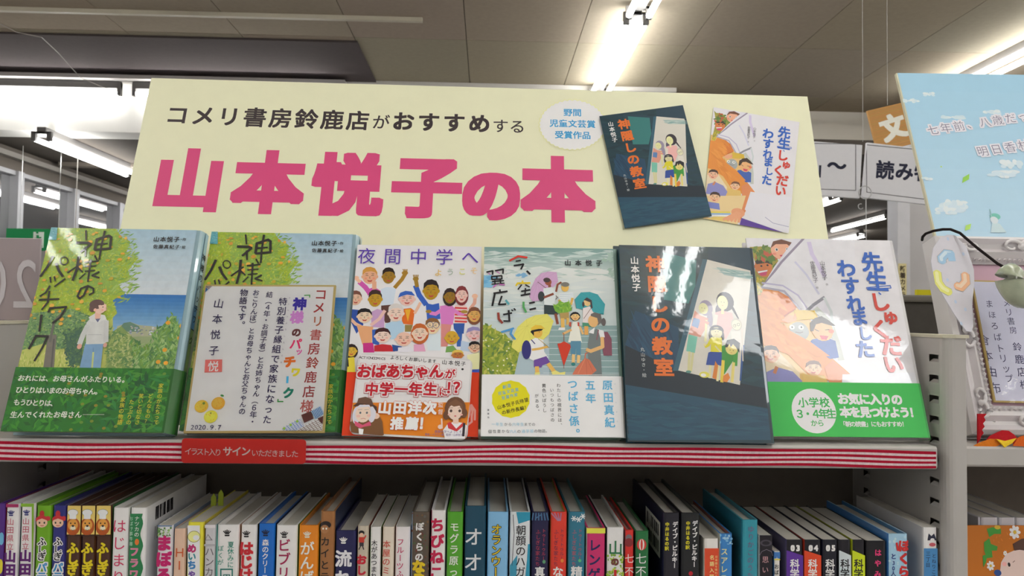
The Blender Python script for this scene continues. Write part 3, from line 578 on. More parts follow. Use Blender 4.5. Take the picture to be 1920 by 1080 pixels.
# ------------------------------------------------------------------ books standing face out on the upper board
GT = 'books displayed face out on the upper board'
def frame(px0, px1, py, lean, t, rot=0, dy=0):
    """plane leaning back, its lower front edge above the board by the tilt of the thickness"""
    L_ = math.radians(lean); z = ZB+t*math.sin(L_)+.0003
    a, b_ = onZ(px0, py, z), onZ(px1, py, z); Y = (a.y+b_.y)/2+dy
    k = Y/a.y; O = CAM+(a-CAM)*k; O.z = z; O.y = Y
    U = Vector((math.cos(rot), 0, 0)); V = Vector((0, math.sin(L_), math.cos(L_)))
    Nn = Vector((1, 0, 0)).cross(V)
    U = Vector((1, 0, 0))*math.cos(rot)+V*math.sin(rot); V2 = V*math.cos(rot)-Vector((1, 0, 0))*math.sin(rot)
    return O, U, V2
def root_at(name, O, U, V, label, cat, group=None):
    m = Matrix((U, -(U.cross(V)), V)).transposed().to_4x4(); m.translation = O
    return empty(name, O, label, cat, group, mat=m)
def size(O, U, V, tr, br=None):
    N_ = U.cross(V); d = ray(*tr); p = CAM+d*((O-CAM).dot(N_)/d.dot(N_))-O
    return p.dot(U), p.dot(V)
def face_book(fr, wh, t, label, cover, edge, spine=None, hard=1, bulge=.0, mat='gloss', right_round=True, name='picture_book'):
    O, U, V = fr; w_, h_ = wh
    rt_ = root_at(name, O, U, V, label, 'book', GT)
    cc, ce = lin(cover), lin(edge); m = MB(); b_ = .0022 if hard else .0006; sp = lin(spine or edge)
    # section seen from above: front board, rounded spine on the right, back board
    r = t*.5
    po = [(0, 0), (w_-.002, 0)]
    if right_round: po += [(w_+r*.55*math.sin(q), r-r*math.cos(q)) for q in (.35, .8, 1.2, 1.57, 1.95, 2.4, 2.8)]
    else: po += [(w_, .0006), (w_, t-.0006)]
    po += [(w_-.002, t), (0, t), (0, t-b_), (w_-.006, t-b_), (w_-.004, t-b_-.001), (w_-.004, b_+.001), (w_-.006, b_), (0, b_)]
    m.prism([(p[0], p[1]) for p in po], 0, h_, sp, cols=[cc]*2+[sp]*(len(po)-2))
    m.build('cover', mat, rt_, world=False, smooth=False)
    g = .003 if hard else .0006
    MB().box(g, w_-.0065, b_+.0002, t-b_-.0002, g, h_-g, PAGE).build('page_block', 'matte', rt_, world=False)
    return rt_
def band(P0, rt_, w_, hb, t, col, mat='gloss', name='paper_band'):
    m = MB(); y = -.0026; c = lin(col)
    m.prism([(-.0004, y), (w_-.001, y), (w_+.0006+t*.27, t*.35), (w_+.0006+t*.27, t*.6), (w_-.001, t+.0003), (w_-.001, t+.0008), (w_+.0012+t*.28, t*.65), (w_+.0012+t*.28, t*.32), (w_, y-.0004), (-.0004, y-.0004)], -.0002, hb, c)
    o = m.build(name, mat, rt_, world=False); return o, y-.0004
K = (38, 34, 34); LN = (90, 70, 60)
def art_grove(P):      # watercolour of a boy in an orange grove above the sea
    P.crop(0, 400, 2.4542)
    P.grad([(150, 50), (960, 60), (960, 400), (150, 400)], (158, 190, 208), (208, 214, 218), 12)
    P.poly([(0, 380), (960, 380), (960, 1020), (0, 1020)], (178, 186, 96))
    P.grad([(520, 371), (960, 378), (960, 545), (520, 545)], (38, 108, 178), (140, 178, 205), 10)
    P.poly([(540, 520), (600, 500), (640, 515), (700, 520), (760, 530), (900, 545), (900, 640), (520, 620)], (168, 172, 140))
    P.poly([(550, 530), (570, 505), (600, 500), (640, 520), (650, 545), (560, 545)], (95, 130, 110))
    P.scatter([(600, 515), (760, 528), (850, 545), (850, 560), (600, 560)], 60, 14, 9, [(205, 210, 220), (150, 160, 185), (185, 175, 165), (120, 130, 140)], (-.2, .2))
    P.poly([(560, 570), (900, 560), (900, 720), (500, 720)], (150, 165, 120))
    tree = [(150, 60), (330, 60), (420, 66), (530, 66), (560, 110), (600, 130), (575, 200), (640, 205), (590, 260), (600, 300), (545, 330), (575, 370), (520, 400), (540, 460), (500, 500), (380, 480), (100, 500), (60, 440)]
    P.poly(tree, (158, 182, 50)); P.poly([(300, 60), (430, 70), (520, 80), (560, 130), (520, 220), (560, 300), (520, 370), (430, 400), (330, 300)], (140, 175, 75))
    P.scatter(tree, 2600, 17, 6, [(168, 190, 55), (182, 196, 62), (146, 176, 64), (156, 185, 84), (140, 165, 72), (190, 202, 84), (132, 168, 78), (172, 178, 60)])
    P.scatter([(480, 66), (600, 66), (650, 210), (640, 320), (600, 400), (520, 420), (520, 200)], 150, 34, 8, [(150, 185, 80), (120, 165, 75), (165, 190, 100)], (-.3, 1.2))
    low = [(60, 470), (330, 440), (430, 480), (400, 700), (330, 710), (300, 620), (200, 640), (60, 640)]
    P.poly(low, (110, 148, 92)); P.scatter(low, 1100, 18, 6, [(90, 130, 85), (120, 160, 95), (75, 115, 85), (140, 170, 90), (150, 175, 120)])
    P.poly([(40, 650), (200, 600), (290, 640), (420, 650), (420, 715), (20, 715)], (190, 198, 105)); P.scatter([(30, 640), (430, 640), (430, 712), (20, 712)], 260, 22, 5, [(200, 205, 120), (165, 185, 80), (215, 212, 140), (150, 170, 70)], (1.1, 2))
    P.poly([(222, 560), (262, 560), (250, 715), (200, 715)], (120, 115, 105)); P.stroke([(250, 580), (238, 710)], 8, (95, 92, 88)); P.stroke([(232, 590), (250, 500), (300, 450)], 12, (105, 105, 95))
    P.poly([(300, 560), (380, 520), (380, 690), (320, 700)], (70, 105, 85)); P.poly([(495, 560), (560, 520), (640, 600), (600, 715), (490, 715)], (125, 150, 85))
    P.scatter([(290, 540), (380, 520), (380, 710), (310, 710)], 160, 24, 9, [(70, 105, 80), (90, 125, 80), (60, 95, 80)])
    P.scatter([(490, 520), (600, 560), (640, 640), (620, 715), (490, 715)], 260, 26, 9, [(120, 150, 80), (95, 135, 80), (150, 170, 95), (175, 185, 120)])
    P.poly([(640, 715), (620, 600), (700, 640), (730, 540), (790, 470), (830, 520), (860, 560), (850, 720)], (105, 145, 80))
    P.scatter([(600, 580), (680, 610), (740, 500), (790, 455), (840, 530), (900, 560), (900, 720), (620, 720)], 420, 40, 10, [(95, 145, 75), (130, 170, 95), (75, 120, 70), (155, 185, 120), (110, 150, 60)], (.3, 2.6))
    for i in range(75):
        x, y = R.uniform(130, 620), R.uniform(80, 520)
        if x > 560 and y > 240: continue
        if 400 < x < 510 and y > 380: continue
        P.ell(x, y, R.uniform(5, 13), R.uniform(4, 10), R.choice([(222, 165, 55), (205, 150, 60), (230, 180, 70), (190, 165, 55)]), n=8)
    for x, y in ((828, 575), (775, 505), (760, 630), (765, 690), (730, 685), (830, 690), (838, 520)): P.ell(x, y, 11, 10, (225, 160, 45), n=10)
    # the boy
    P.poly([(395, 600), (440, 592), (478, 600), (465, 715), (368, 715)], (122, 160, 195)); P.stroke([(432, 620), (428, 712)], 2, (85, 120, 160)); P.poly([(428, 640), (436, 640), (430, 715), (422, 715)], (190, 200, 130))
    P.poly([(400, 505), (425, 478), (480, 476), (502, 500), (500, 590), (478, 602), (398, 604)], (206, 208, 205)); P.stroke([(405, 520), (385, 560), (370, 600)], 24, (200, 203, 200)); P.stroke([(492, 500), (490, 590)], 22, (200, 202, 200))
    P.poly([(410, 480), (440, 462), (485, 470), (492, 486), (455, 505), (420, 500)], (215, 216, 214)); P.poly([(440, 486), (465, 484), (452, 504)], (100, 105, 140)); P.stroke([(408, 560), (470, 560)], 2, (170, 172, 175)); P.ell(368, 614, 11, 13, (225, 170, 150)); P.ell(486, 608, 9, 11, (225, 170, 150))
    P.poly([(440, 455), (468, 460), (462, 486), (440, 488)], (228, 180, 160)); P.ell(465, 438, 26, 28, (236, 196, 178)); P.ell(448, 420, 34, 24, (98, 72, 68)); P.ell(430, 436, 16, 22, (98, 72, 68)); P.poly([(455, 425), (492, 420), (492, 450), (460, 452)], (236, 196, 178)); P.ell(440, 446, 7, 8, (232, 180, 160))
    P.ell(476, 433, 3, 2.4, (60, 45, 45)); P.stroke([(468, 424), (480, 422)], 2, (80, 60, 55)); P.stroke([(488, 436), (494, 442), (488, 445)], 2, (200, 140, 125)); P.ell(474, 447, 5, 4, (235, 165, 150))
    P.poly([(192, 62), (268, 62), (262, 125), (186, 122)], (95, 165, 175)); P.scatter([(192, 64), (266, 64), (260, 122), (188, 120)], 60, 16, 3, [(120, 185, 190), (70, 145, 160)])
    # brush title
    P.crop(0, 420, 3.858); S = lambda *a, w=15: P.stroke(list(a), w*1.4, K, w*1.15)
    S((626, 52), (628, 120), w=10); S((560, 138), (640, 140), (662, 150), (590, 205)); S((625, 170), (622, 235), w=11); S((690, 185), (705, 115), (790, 88), (808, 100), (800, 180), (690, 190)); S((700, 150), (780, 145), w=10); S((762, 55), (740, 150), (722, 258), w=12)
    S((495, 355), (590, 290), w=10); S((575, 240), (560, 330), (530, 410)); S((560, 310), (600, 350), w=9); S((690, 232), (705, 262), w=9); S((620, 280), (718, 270), w=9); S((620, 310), (700, 305), w=8); S((620, 345), (690, 338), w=8); S((662, 262), (640, 420), w=11); S((578, 400), (620, 362), w=8); S((720, 350), (670, 375), (722, 392), w=10)
    S((640, 450), (610, 520), (580, 542), (565, 525), (590, 470), (640, 450), (680, 470), (680, 500), (650, 515), w=11)
    S((388, 240), (350, 310), (298, 382), w=15); S((412, 290), (430, 340), (458, 382), w=14); P.ring(468, 270, 28, 9, K)
    S((368, 388), (372, 425), w=9); S((398, 385), (405, 415), w=9); S((475, 400), (400, 455), w=10)
    S((365, 452), (335, 500), (295, 525), w=11); S((290, 552), (430, 545), w=11); S((362, 490), (350, 570), (308, 622), w=11)
    S((355, 640), (368, 612), (485, 602), (440, 680), (385, 718), w=12); S((305, 662), (290, 778), w=13)
    S((215, 905), (265, 812), (350, 815), (310, 900), (255, 992), w=13)
    P.crop(0, 400, 2.4542); P.text('山本悦子', (722, 121), (815, 122), 28, K, .03); P.text('・作', (836, 122), (850, 123), 18, K, .02); P.text('佐藤真紀子', (718, 155), (818, 157), 22, K, .03); P.text('・絵', (834, 157), (848, 158), 17, K, .02)
SKIN = (232, 186, 158)
def face(P, x, y, rx, ry, skin, hair, style='short', smile=(190, 80, 70)):
    if style == 'long': P.ell(x, y+ry*.12, rx*1.28, ry*1.25, hair)
    if style == 'bob': P.ell(x, y-ry*.05, rx*1.3, ry*1.12, hair)
    P.ell(x-rx, y+ry*.05, rx*.16, ry*.2, skin); P.ell(x+rx, y+ry*.05, rx*.16, ry*.2, skin)
    P.ell(x, y, rx, ry, skin)
    if hair and style in ('short', 'long', 'bob'):
        P.poly([(x-rx*1.03, y-ry*.15), (x-rx*.95, y-ry*.75), (x-rx*.5, y-ry*1.08), (x+rx*.1, y-ry*1.15), (x+rx*.7, y-ry*.98), (x+rx*1.02, y-ry*.5), (x+rx*1.03, y-ry*.1), (x+rx*.75, y-ry*.5), (x+rx*.2, y-ry*.62), (x-rx*.5, y-ry*.55), (x-rx*.85, y-ry*.3)], hair)
    if style == 'cap': P.poly([(x-rx*1.15, y-ry*.2), (x-rx*.9, y-ry*.85), (x-rx*.2, y-ry*1.12), (x+rx*.6, y-ry*1.02), (x+rx*1.05, y-ry*.45), (x, y-ry*.6), (x-rx*.8, y-ry*.35)], hair)
    for sg in (-1, 1):
        P.stroke([(x+sg*rx*.55, y-ry*.08), (x+sg*rx*.4, y-ry*.16), (x+sg*rx*.22, y-ry*.08)], max(1, rx*.07), LN)
        P.stroke([(x+sg*rx*.6, y-ry*.32), (x+sg*rx*.25, y-ry*.34)], max(1, rx*.06), LN)
        P.ell(x+sg*rx*.55, y+ry*.25, rx*.18, ry*.13, tuple(min(255, int(a*.96+b_*.04)) for a, b_ in zip((min(255, skin[0]+6), int(skin[1]*.86), int(skin[2]*.86)), skin)))
    P.stroke([(x+rx*.02, y), (x-rx*.06, y+ry*.22), (x+rx*.08, y+ry*.24)], max(1, rx*.05), LN)
    P.poly([(x-rx*.38, y+ry*.42), (x, y+ry*.5), (x+rx*.38, y+ry*.42), (x+rx*.2, y+ry*.66), (x-rx*.2, y+ry*.66)], smile)
def art_crowd(P):      # cheering crowd in watercolour
    P.full((228, 226, 228)); P.crop(650, 450, 5.4)
    pol = P.poly; PK = (205, 88, 172)
    P.stroke([(135, 430), (190, 480), (235, 540)], 50, PK); pol([(215, 500), (280, 475), (350, 520), (330, 580), (210, 560)], PK); P.stroke([(85, 380), (135, 425)], 34, SKIN); P.ell(100, 385, 26, 22, SKIN); P.stroke([(280, 430), (280, 490)], 44, (225, 170, 140))
    P.stroke([(490, 480), (560, 400), (590, 350)], 40, (165, 125, 45)); P.ell(590, 335, 32, 24, (165, 125, 45)); [P.stroke([(585+i*8, 325), (570+i*14, 298)], 9, (165, 125, 45)) for i in range(4)]
    pol([(345, 500), (400, 478), (460, 480), (500, 500), (470, 660), (350, 665)], (205, 218, 232)); pol([(350, 665), (470, 655), (440, 840), (390, 840), (350, 720)], (92, 62, 55))
    P.stroke([(700, 470), (735, 560), (800, 650)], 52, (58, 98, 188)); P.stroke([(700, 400), (712, 470)], 40, (160, 125, 45)); P.ell(700, 395, 30, 24, (160, 125, 45)); [P.stroke([(682+i*12, 385), (676+i*16, 355)], 10, (160, 125, 45)) for i in range(4)]
    pol([(800, 640), (870, 655), (935, 640), (950, 800), (815, 815)], (58, 98, 188)); pol([(560, 700), (650, 690), (690, 720), (670, 860), (560, 850)], (222, 108, 40)); pol([(590, 705), (650, 700), (620, 830)], (228, 170, 50)); pol([(590, 860), (670, 860), (650, 930), (590, 930)], (150, 130, 70))
    P.stroke([(690, 740), (720, 690), (745, 640)], 30, SKIN)
    P.stroke([(1250, 700), (1295, 640), (1300, 590)], 34, (225, 170, 150)); P.ell(1298, 570, 30, 26, (232, 186, 158))
    pol([(1095, 665), (1150, 650), (1215, 670), (1235, 720), (1205, 845), (1090, 840)], (240, 200, 195)); [pol([(1095, 680+i*34), (1220, 686+i*34), (1218, 702+i*34), (1093, 696+i*34)], (212, 62, 62)) for i in range(5)]
    pol([(1080, 845), (1195, 845), (1185, 950), (1120, 950), (1085, 900)], (52, 90, 165)); pol([(1110, 950), (1170, 950), (1150, 1080), (1120, 1080)], (60, 100, 175))
    P.stroke([(960, 710), (900, 750), (850, 740)], 38, (218, 130, 198)); P.stroke([(1085, 710), (1140, 750), (1180, 745)], 36, (218, 130, 198)); P.ell(830, 725, 30, 18, (160, 125, 45)); P.ell(1190, 728, 36, 18, (175, 140, 60))
    pol([(945, 670), (1000, 662), (1070, 668), (1100, 700), (1075, 860), (955, 850)], (218, 128, 198)); pol([(955, 850), (1062, 858), (1020, 1080), (955, 1080)], (214, 140, 135)); pol([(1120, 950), (1170, 950), (1160, 1080), (1115, 1080)], (60, 100, 175))
    pol([(30, 700), (130, 710), (170, 860), (100, 950), (30, 800)], (48, 82, 165)); pol([(250, 730), (310, 700), (385, 720), (380, 890), (250, 880)], (198, 158, 200)); P.stroke([(250, 860), (330, 800), (385, 720)], 34, (228, 190, 180))
    P.stroke([(30, 790), (90, 850), (150, 880)], 32, (232, 186, 158)); pol([(100, 860), (170, 870), (270, 880), (255, 1050), (160, 1060)], (228, 168, 122)); pol([(165, 1045), (270, 1040), (280, 1140), (170, 1140)], (200, 52, 135)); pol([(258, 910), (330, 900), (330, 1070), (262, 1050)], (60, 100, 185))
    pol([(390, 850), (450, 830), (560, 820), (590, 880), (560, 990), (450, 1010), (400, 930)], (178, 208, 230)); pol([(800, 960), (950, 950), (950, 1120), (820, 1120)], (214, 226, 236))
    pol([(280, 1070), (360, 1055), (450, 1065), (490, 1130), (280, 1130)], (195, 45, 55)); pol([(460, 1060), (560, 1080), (560, 1120), (470, 1130)], (45, 80, 150)); pol([(520, 1090), (640, 1080), (700, 1130), (520, 1140)], (226, 224, 232)); pol([(680, 1060), (780, 1050), (800, 1130), (680, 1130)], (226, 165, 195))
    pol([(1010, 1080), (1080, 1070), (1130, 1130), (1000, 1140)], (120, 165, 90)); pol([(1160, 1020), (1250, 1040), (1240, 1130), (1150, 1120)], (190, 208, 230))
    B_ = (62, 44, 40)
    face(P, 235, 370, 74, 84, (226, 172, 140), (208, 150, 70)); face(P, 425, 370, 62, 80, (160, 122, 40), (45, 34, 32)); face(P, 92, 595, 60, 72, (226, 186, 158), (118, 76, 64)); face(P, 290, 600, 66, 84, (188, 148, 40), (66, 48, 42))
    face(P, 612, 600, 78, 74, (228, 190, 178), (58, 100, 188), 'cap'); face(P, 855, 515, 76, 100, (180, 142, 36), (44, 36, 38)); face(P, 1045, 575, 56, 76, (146, 112, 36), (52, 40, 42), 'long'); face(P, 1165, 560, 54, 82, (230, 192, 182), (128, 52, 56), 'long')
    face(P, 182, 775, 72, 72, (236, 206, 178), (36, 30, 34)); face(P, 500, 745, 76, 88, (232, 206, 190), (214, 208, 204)); face(P, 870, 880, 72, 78, (236, 208, 170), (138, 96, 56)); P.ring(845, 860, 30, 5, (70, 90, 130)); P.ring(905, 865, 30, 5, (70, 90, 130))
    face(P, 740, 945, 72, 86, (238, 206, 184), (192, 100, 48), 'long'); face(P, 365, 975, 76, 74, (238, 206, 192), (66, 34, 36)); face(P, 580, 1005, 82, 74, (232, 192, 172), None, 'bald'); face(P, 1065, 992, 68, 72, (206, 164, 52), None, 'bald')
    face(P, 1292, 765, 58, 74, (214, 166, 92), (124, 76, 54), 'long'); face(P, 1290, 960, 70, 72, (230, 194, 192), (148, 138, 188), 'cap')
    P.crop(640, 640, 5.685); face(P, 110, 105, 55, 65, (214, 176, 62), (46, 32, 34), 'long'); pol([(60, 180), (140, 170), (150, 330), (40, 330)], (226, 208, 66)); P.stroke([(70, 200), (75, 270)], 14, BK)
    pol([(1340, 150), (1470, 120), (1500, 320), (1350, 320)], (236, 230, 178)); face(P, 1420, 70, 60, 60, (226, 190, 160), BK); P.ring(1400, 60, 26, 4, BK); P.ring(1450, 60, 26, 4, BK); pol([(1350, 305), (1500, 300), (1500, 335), (1350, 335)], (70, 90, 190)); face(P, 1240, 150, 60, 50, (190, 120, 60), (220, 190, 90))
    pol([(-60, 330), (1600, 335), (1600, 1080), (-60, 1080)], (226, 66, 30))
    [P.stroke([(1385, 680), (1385+dx, 740), (1370+dx*1.3, 800+abs(dx))], 22, (240, 160, 150)) for dx in (-30, -10, 15, 40)]; P.stroke([(1390, 780), (1390, 860), (1340, 900)], 22, (240, 160, 150))
    P.text('ろうそく', (38, 470), (38, 520), 12, (250, 190, 170), 0, vert=True)
    P.crop(650, 450, 5.4)
    P.text('夜間中学へ', (204, 165), (1250, 180), 186, (92, 62, 168), .004); P.text('ようこそ', (930, 335), (1290, 315), 82, K, .012, cols=[(226, 190, 110), (165, 180, 165), (215, 215, 110), (230, 200, 150)])
def umbrella(P, pts, rib, c, c2):
    P.poly(pts, c)
    for i in range(len(pts)):
        P.stroke([rib, pts[i]], 1.6, c2)
def art_umbrella(P):   # schoolchildren with umbrellas on stone steps
    P.crop(900, 460, 5.4); pol = P.poly
    P.grad([(-20, 20), (1420, 20), (1420, 330), (-20, 330)], (122, 158, 152), (214, 222, 218), 14); P.grad([(-20, 330), (1450, 330), (1450, 1440), (-20, 1440)], (214, 222, 220), (180, 200, 200), 10)
    P.scatter([(0, 60), (1390, 60), (1390, 360), (0, 300)], 110, 220, 22, [(196, 212, 206), (172, 196, 188), (184, 204, 198), (204, 216, 212)], (-.2, .2)); P.scatter([(60, 200), (1250, 260), (1250, 520), (60, 560)], 70, 260, 50, [(218, 225, 221), (214, 222, 219), (222, 227, 223)], (-.15, .15)); P.scatter([(0, 560), (700, 560), (700, 760), (0, 760)], 40, 200, 20, [(225, 230, 228), (190, 206, 206), (205, 218, 222)], (-.15, .15))
    P.scatter([(0, 300), (150, 300), (200, 420), (0, 430)], 26, 90, 40, [(110, 175, 215), (130, 190, 222)], (-.3, .3)); P.scatter([(380, 290), (500, 290), (500, 330), (400, 330)], 10, 60, 24, [(130, 180, 215)], (-.3, .3)); P.scatter([(1200, 100), (1400, 60), (1400, 500), (1320, 300)], 26, 60, 40, [(165, 192, 178), (175, 200, 187)])
    grass = [(-20, 830), (60, 800), (160, 860), (260, 900), (330, 1000), (420, 1100), (380, 1440), (-20, 1440)]
    pol(grass, (142, 160, 62)); P.scatter(grass, 260, 70, 26, [(165, 175, 70), (120, 145, 55), (100, 130, 70), (190, 190, 90), (150, 165, 60)])
    pol([(400, 1080), (700, 1000), (820, 1440), (320, 1440)], (172, 192, 200)); pol([(700, 815), (1450, 815), (1480, 1440), (700, 1440)], (140, 168, 168))
    [P.stroke([(640, 860+i*62), (1480, 862+i*62)], 4, (222, 228, 228)) for i in range(10)]
    for i in range(18): P.ell(R.uniform(10, 330), R.uniform(880, 1300), 9, 8, (226, 226, 190), n=8)
    umbrella(P, [(500, 520), (520, 430), (560, 340), (620, 285), (690, 268), (775, 275), (790, 370), (700, 470), (620, 560), (530, 572)], (585, 375), (208, 168, 205), (180, 140, 180))
    P.stroke([(585, 375), (755, 500), (785, 530), (765, 550)], 6, (120, 90, 90)); pol([(640, 440), (730, 425), (770, 480), (750, 615), (650, 612)], (220, 228, 228)); pol([(648, 605), (750, 612), (790, 705), (650, 700)], (52, 66, 68)); P.ell(620, 520, 34, 55, (58, 66, 66))
    pol([(690, 430), (720, 425), (715, 390), (690, 390)], (140, 80, 60)); P.ell(690, 375, 34, 36, (150, 84, 62)); P.ell(676, 355, 36, 26, (70, 60, 60)); P.stroke([(650, 530), (740, 495)], 24, (140, 76, 56)); P.stroke([(770, 470), (785, 400), (820, 378)], 20, (140, 76, 56)); P.stroke([(765, 700), (785, 795)], 26, (140, 76, 56)); P.stroke([(665, 700), (670, 790)], 20, (140, 76, 56))
    umbrella(P, [(958, 550), (1020, 480), (1110, 475), (1190, 500), (1265, 600), (1250, 705), (1080, 660), (975, 640)], (1110, 540), (62, 160, 168), (50, 140, 150))
    pol([(1040, 640), (1110, 620), (1150, 690), (1130, 800), (1040, 800)], (235, 222, 220)); P.ell(1085, 580, 36, 42, (226, 190, 130)); pol([(1045, 560), (1080, 530), (1130, 560), (1140, 640), (1120, 640), (1115, 580), (1060, 560)], (70, 62, 64)); P.ell(1045, 600, 12, 30, (70, 62, 64)); pol([(1035, 785), (1130, 790), (1130, 830), (1035, 830)], (80, 150, 120)); P.stroke([(1075, 830), (1075, 900)], 40, (228, 170, 90)); P.stroke([(1130, 630), (1060, 730), (1050, 745)], 5, (130, 100, 90))
    pol([(800, 490), (940, 480), (950, 590), (800, 600)], (226, 232, 234)); [P.stroke([(805, 500+i*20), (940, 496+i*20)], 3, (150, 175, 200)) for i in range(5)]; P.ell(860, 430, 38, 46, (228, 184, 92)); P.ell(862, 400, 42, 26, (120, 118, 110)); P.stroke([(800, 560), (830, 600)], 26, (226, 180, 90)); P.stroke([(935, 540), (920, 600)], 24, (226, 180, 90))
    pol([(740, 620), (790, 590), (800, 560), (850, 585), (900, 570), (900, 620), (930, 660), (870, 690), (800, 695), (760, 670)], (120, 175, 66)); P.scatter([(745, 600), (900, 575), (925, 660), (800, 690)], 50, 60, 14, [(150, 195, 80), (100, 160, 60), (130, 180, 60)]); pol([(805, 690), (900, 680), (900, 750), (815, 752)], (180, 150, 90)); P.stroke([(835, 750), (838, 830)], 36, (226, 184, 96)); pol([(800, 835), (860, 835), (860, 862), (790, 862)], (236, 236, 234)); P.stroke([(890, 745), (885, 800)], 26, (226, 184, 96))
    umbrella(P, [(345, 900), (380, 830), (470, 750), (560, 710), (680, 698), (745, 770), (700, 900), (640, 960), (520, 1000), (390, 1090), (318, 1035)], (475, 820), (228, 222, 112), (205, 198, 90))
    pol([(500, 970), (560, 940), (640, 960), (650, 1080), (690, 1140), (560, 1180), (500, 1150)], (236, 238, 240)); P.ell(470, 1060, 48, 100, (52, 52, 118)); P.stroke([(520, 960), (555, 1000)], 10, (52, 52, 118)); P.ell(580, 885, 52, 58, (226, 180, 78)); pol([(510, 880), (530, 850), (640, 850), (620, 868), (545, 880), (545, 920)], BK); pol([(515, 840), (560, 810), (620, 815), (660, 850), (600, 848), (520, 865)], (226, 190, 66)); P.ell(600, 880, 4, 5, BK); P.stroke([(530, 1060), (600, 1050), (680, 1030)], 24, (226, 180, 90)); P.stroke([(590, 950), (700, 1040)], 6, (180, 150, 80))
    P.crop(900, 650, 6); pol([(605, 155), (745, 110), (790, 180), (700, 215), (690, 240), (605, 235)], (112, 78, 158)); P.stroke([(640, 235), (645, 320)], 46, (228, 184, 96)); P.stroke([(770, 200), (830, 280)], 46, (228, 184, 96)); pol([(800, 290), (850, 270), (900, 295), (960, 285), (955, 318), (815, 320)], (228, 222, 130)); pol([(615, 295), (672, 290), (670, 325), (615, 325)], (228, 222, 130))
    P.crop(900, 460, 5.4)
    pol([(935, 780), (990, 770), (1015, 900), (1030, 985), (890, 985)], (235, 232, 220)); P.stroke([(920, 860), (840, 900)], 24, (228, 184, 120)); P.stroke([(1010, 830), (1040, 900)], 22, (228, 184, 120)); pol([(905, 780), (922, 780), (920, 830), (900, 820)], (195, 80, 60)); pol([(985, 780), (1005, 785), (1005, 825), (988, 820)], (195, 80, 60)); face(P, 962, 725, 40, 42, (232, 196, 130), BK, 'bob'); pol([(915, 985), (1018, 985), (1015, 1120), (975, 1120), (968, 1010), (960, 1120), (920, 1120)], (90, 140, 165))
    P.crop(900, 650, 6); P.stroke([(1050, 95), (1048, 180)], 34, (232, 196, 130)); P.stroke([(1110, 95), (1105, 180)], 34, (232, 196, 130)); P.ell(1048, 200, 24, 20, (45, 125, 125)); pol([(1020, -60), (1135, -60), (1130, 100), (1085, 95), (1080, 10), (1070, 92), (1025, 85)], (90, 140, 165)); pol([(870, -30), (940, -40), (1010, -20), (1020, 10), (942, 225)], (208, 62, 40)); P.stroke([(942, 200), (942, 250)], 5, (150, 60, 50))
    P.crop(900, 460, 5.4); pol([(785, 1010), (850, 975), (915, 1010), (905, 1060), (800, 1060)], (208, 62, 40)); P.stroke([(850, 985), (848, 900), (835, 890)], 6, (150, 80, 50))
    pol([(1215, 880), (1290, 880), (1330, 950), (1335, 1120), (1250, 1120)], (135, 80, 96)); pol([(1110, 880), (1180, 850), (1240, 880), (1215, 1000), (1240, 1440), (1100, 1440), (1090, 1000)], (116, 124, 124)); pol([(1190, 850), (1250, 870), (1262, 935), (1215, 940)], (232, 236, 238)); pol([(1100, 880), (1160, 835), (1150, 900), (1105, 890)], (232, 236, 238)); P.ell(1145, 770, 52, 66, (228, 182, 120)); pol([(1120, 700), (1160, 682), (1220, 700), (1235, 770), (1200, 810), (1185, 740), (1120, 720)], (108, 102, 98)); P.ell(1250, 780, 22, 42, (100, 94, 92)); P.stroke([(1235, 940), (1240, 1030), (1120, 1075), (1080, 1060)], 36, (228, 182, 120)); P.stroke([(1198, 860), (1180, 960)], 10, (150, 90, 100))
    P.crop(900, 650, 6); pol([(1040, 310), (1080, 240), (1180, 130), (1230, 150), (1310, 270), (1250, 320), (1040, 325)], (206, 116, 88)); P.stroke([(1180, 140), (1100, 310)], 4, (226, 150, 110)); P.stroke([(1190, 145), (1200, 310)], 4, (180, 95, 75)); P.stroke([(1200, 140), (1270, 290)], 4, (180, 95, 75)); P.stroke([(1180, 130), (1185, 80), (1210, 70)], 12, (206, 116, 88))
    P.stroke([(-20, 318), (1620, 322)], 6, (225, 225, 225))
    # cut-paper title
    P.crop(900, 460, 5.4); S = lambda c, w, *a: P.stroke(list(a), w, c)
    S((215, 62, 52), 20, (300, 160), (385, 115), (475, 128)); S(BK, 16, (365, 165), (410, 158)); S(BK, 18, (345, 210), (440, 195), (415, 245)); S(BK, 20, (475, 265), (505, 295))
    S((226, 196, 40), 18, (365, 412), (380, 388), (505, 385)); S((226, 196, 40), 18, (430, 365), (432, 385)); S(BK, 14, (420, 405), (385, 450)); S(BK, 14, (460, 405), (500, 425)); S(BK, 18, (420, 470), (505, 455)); S(BK, 16, (460, 440), (455, 500)); S(BK, 18, (415, 512), (505, 495))
    S((85, 165, 95), 22, (440, 580), (440, 630), (465, 680)); S(BK, 18, (500, 590), (550, 580)); S(BK, 20, (505, 655), (562, 642))
    S(BK, 16, (68, 275), (130, 262), (128, 300)); S(BK, 16, (155, 262), (235, 245), (232, 290)); S((190, 110, 180), 9, (85, 285), (105, 300)); S((190, 110, 180), 9, (170, 270), (200, 290)); S(BK, 14, (118, 320), (220, 312), (222, 345), (120, 350), (118, 320)); S(BK, 12, (170, 318), (170, 350)); S(BK, 14, (125, 372), (240, 362)); S(BK, 13, (150, 360), (152, 400)); S(BK, 13, (205, 355), (210, 398)); S(BK, 12, (120, 398), (245, 388)); S((190, 110, 180), 14, (165, 405), (135, 428)); S((190, 110, 180), 14, (195, 400), (248, 405))
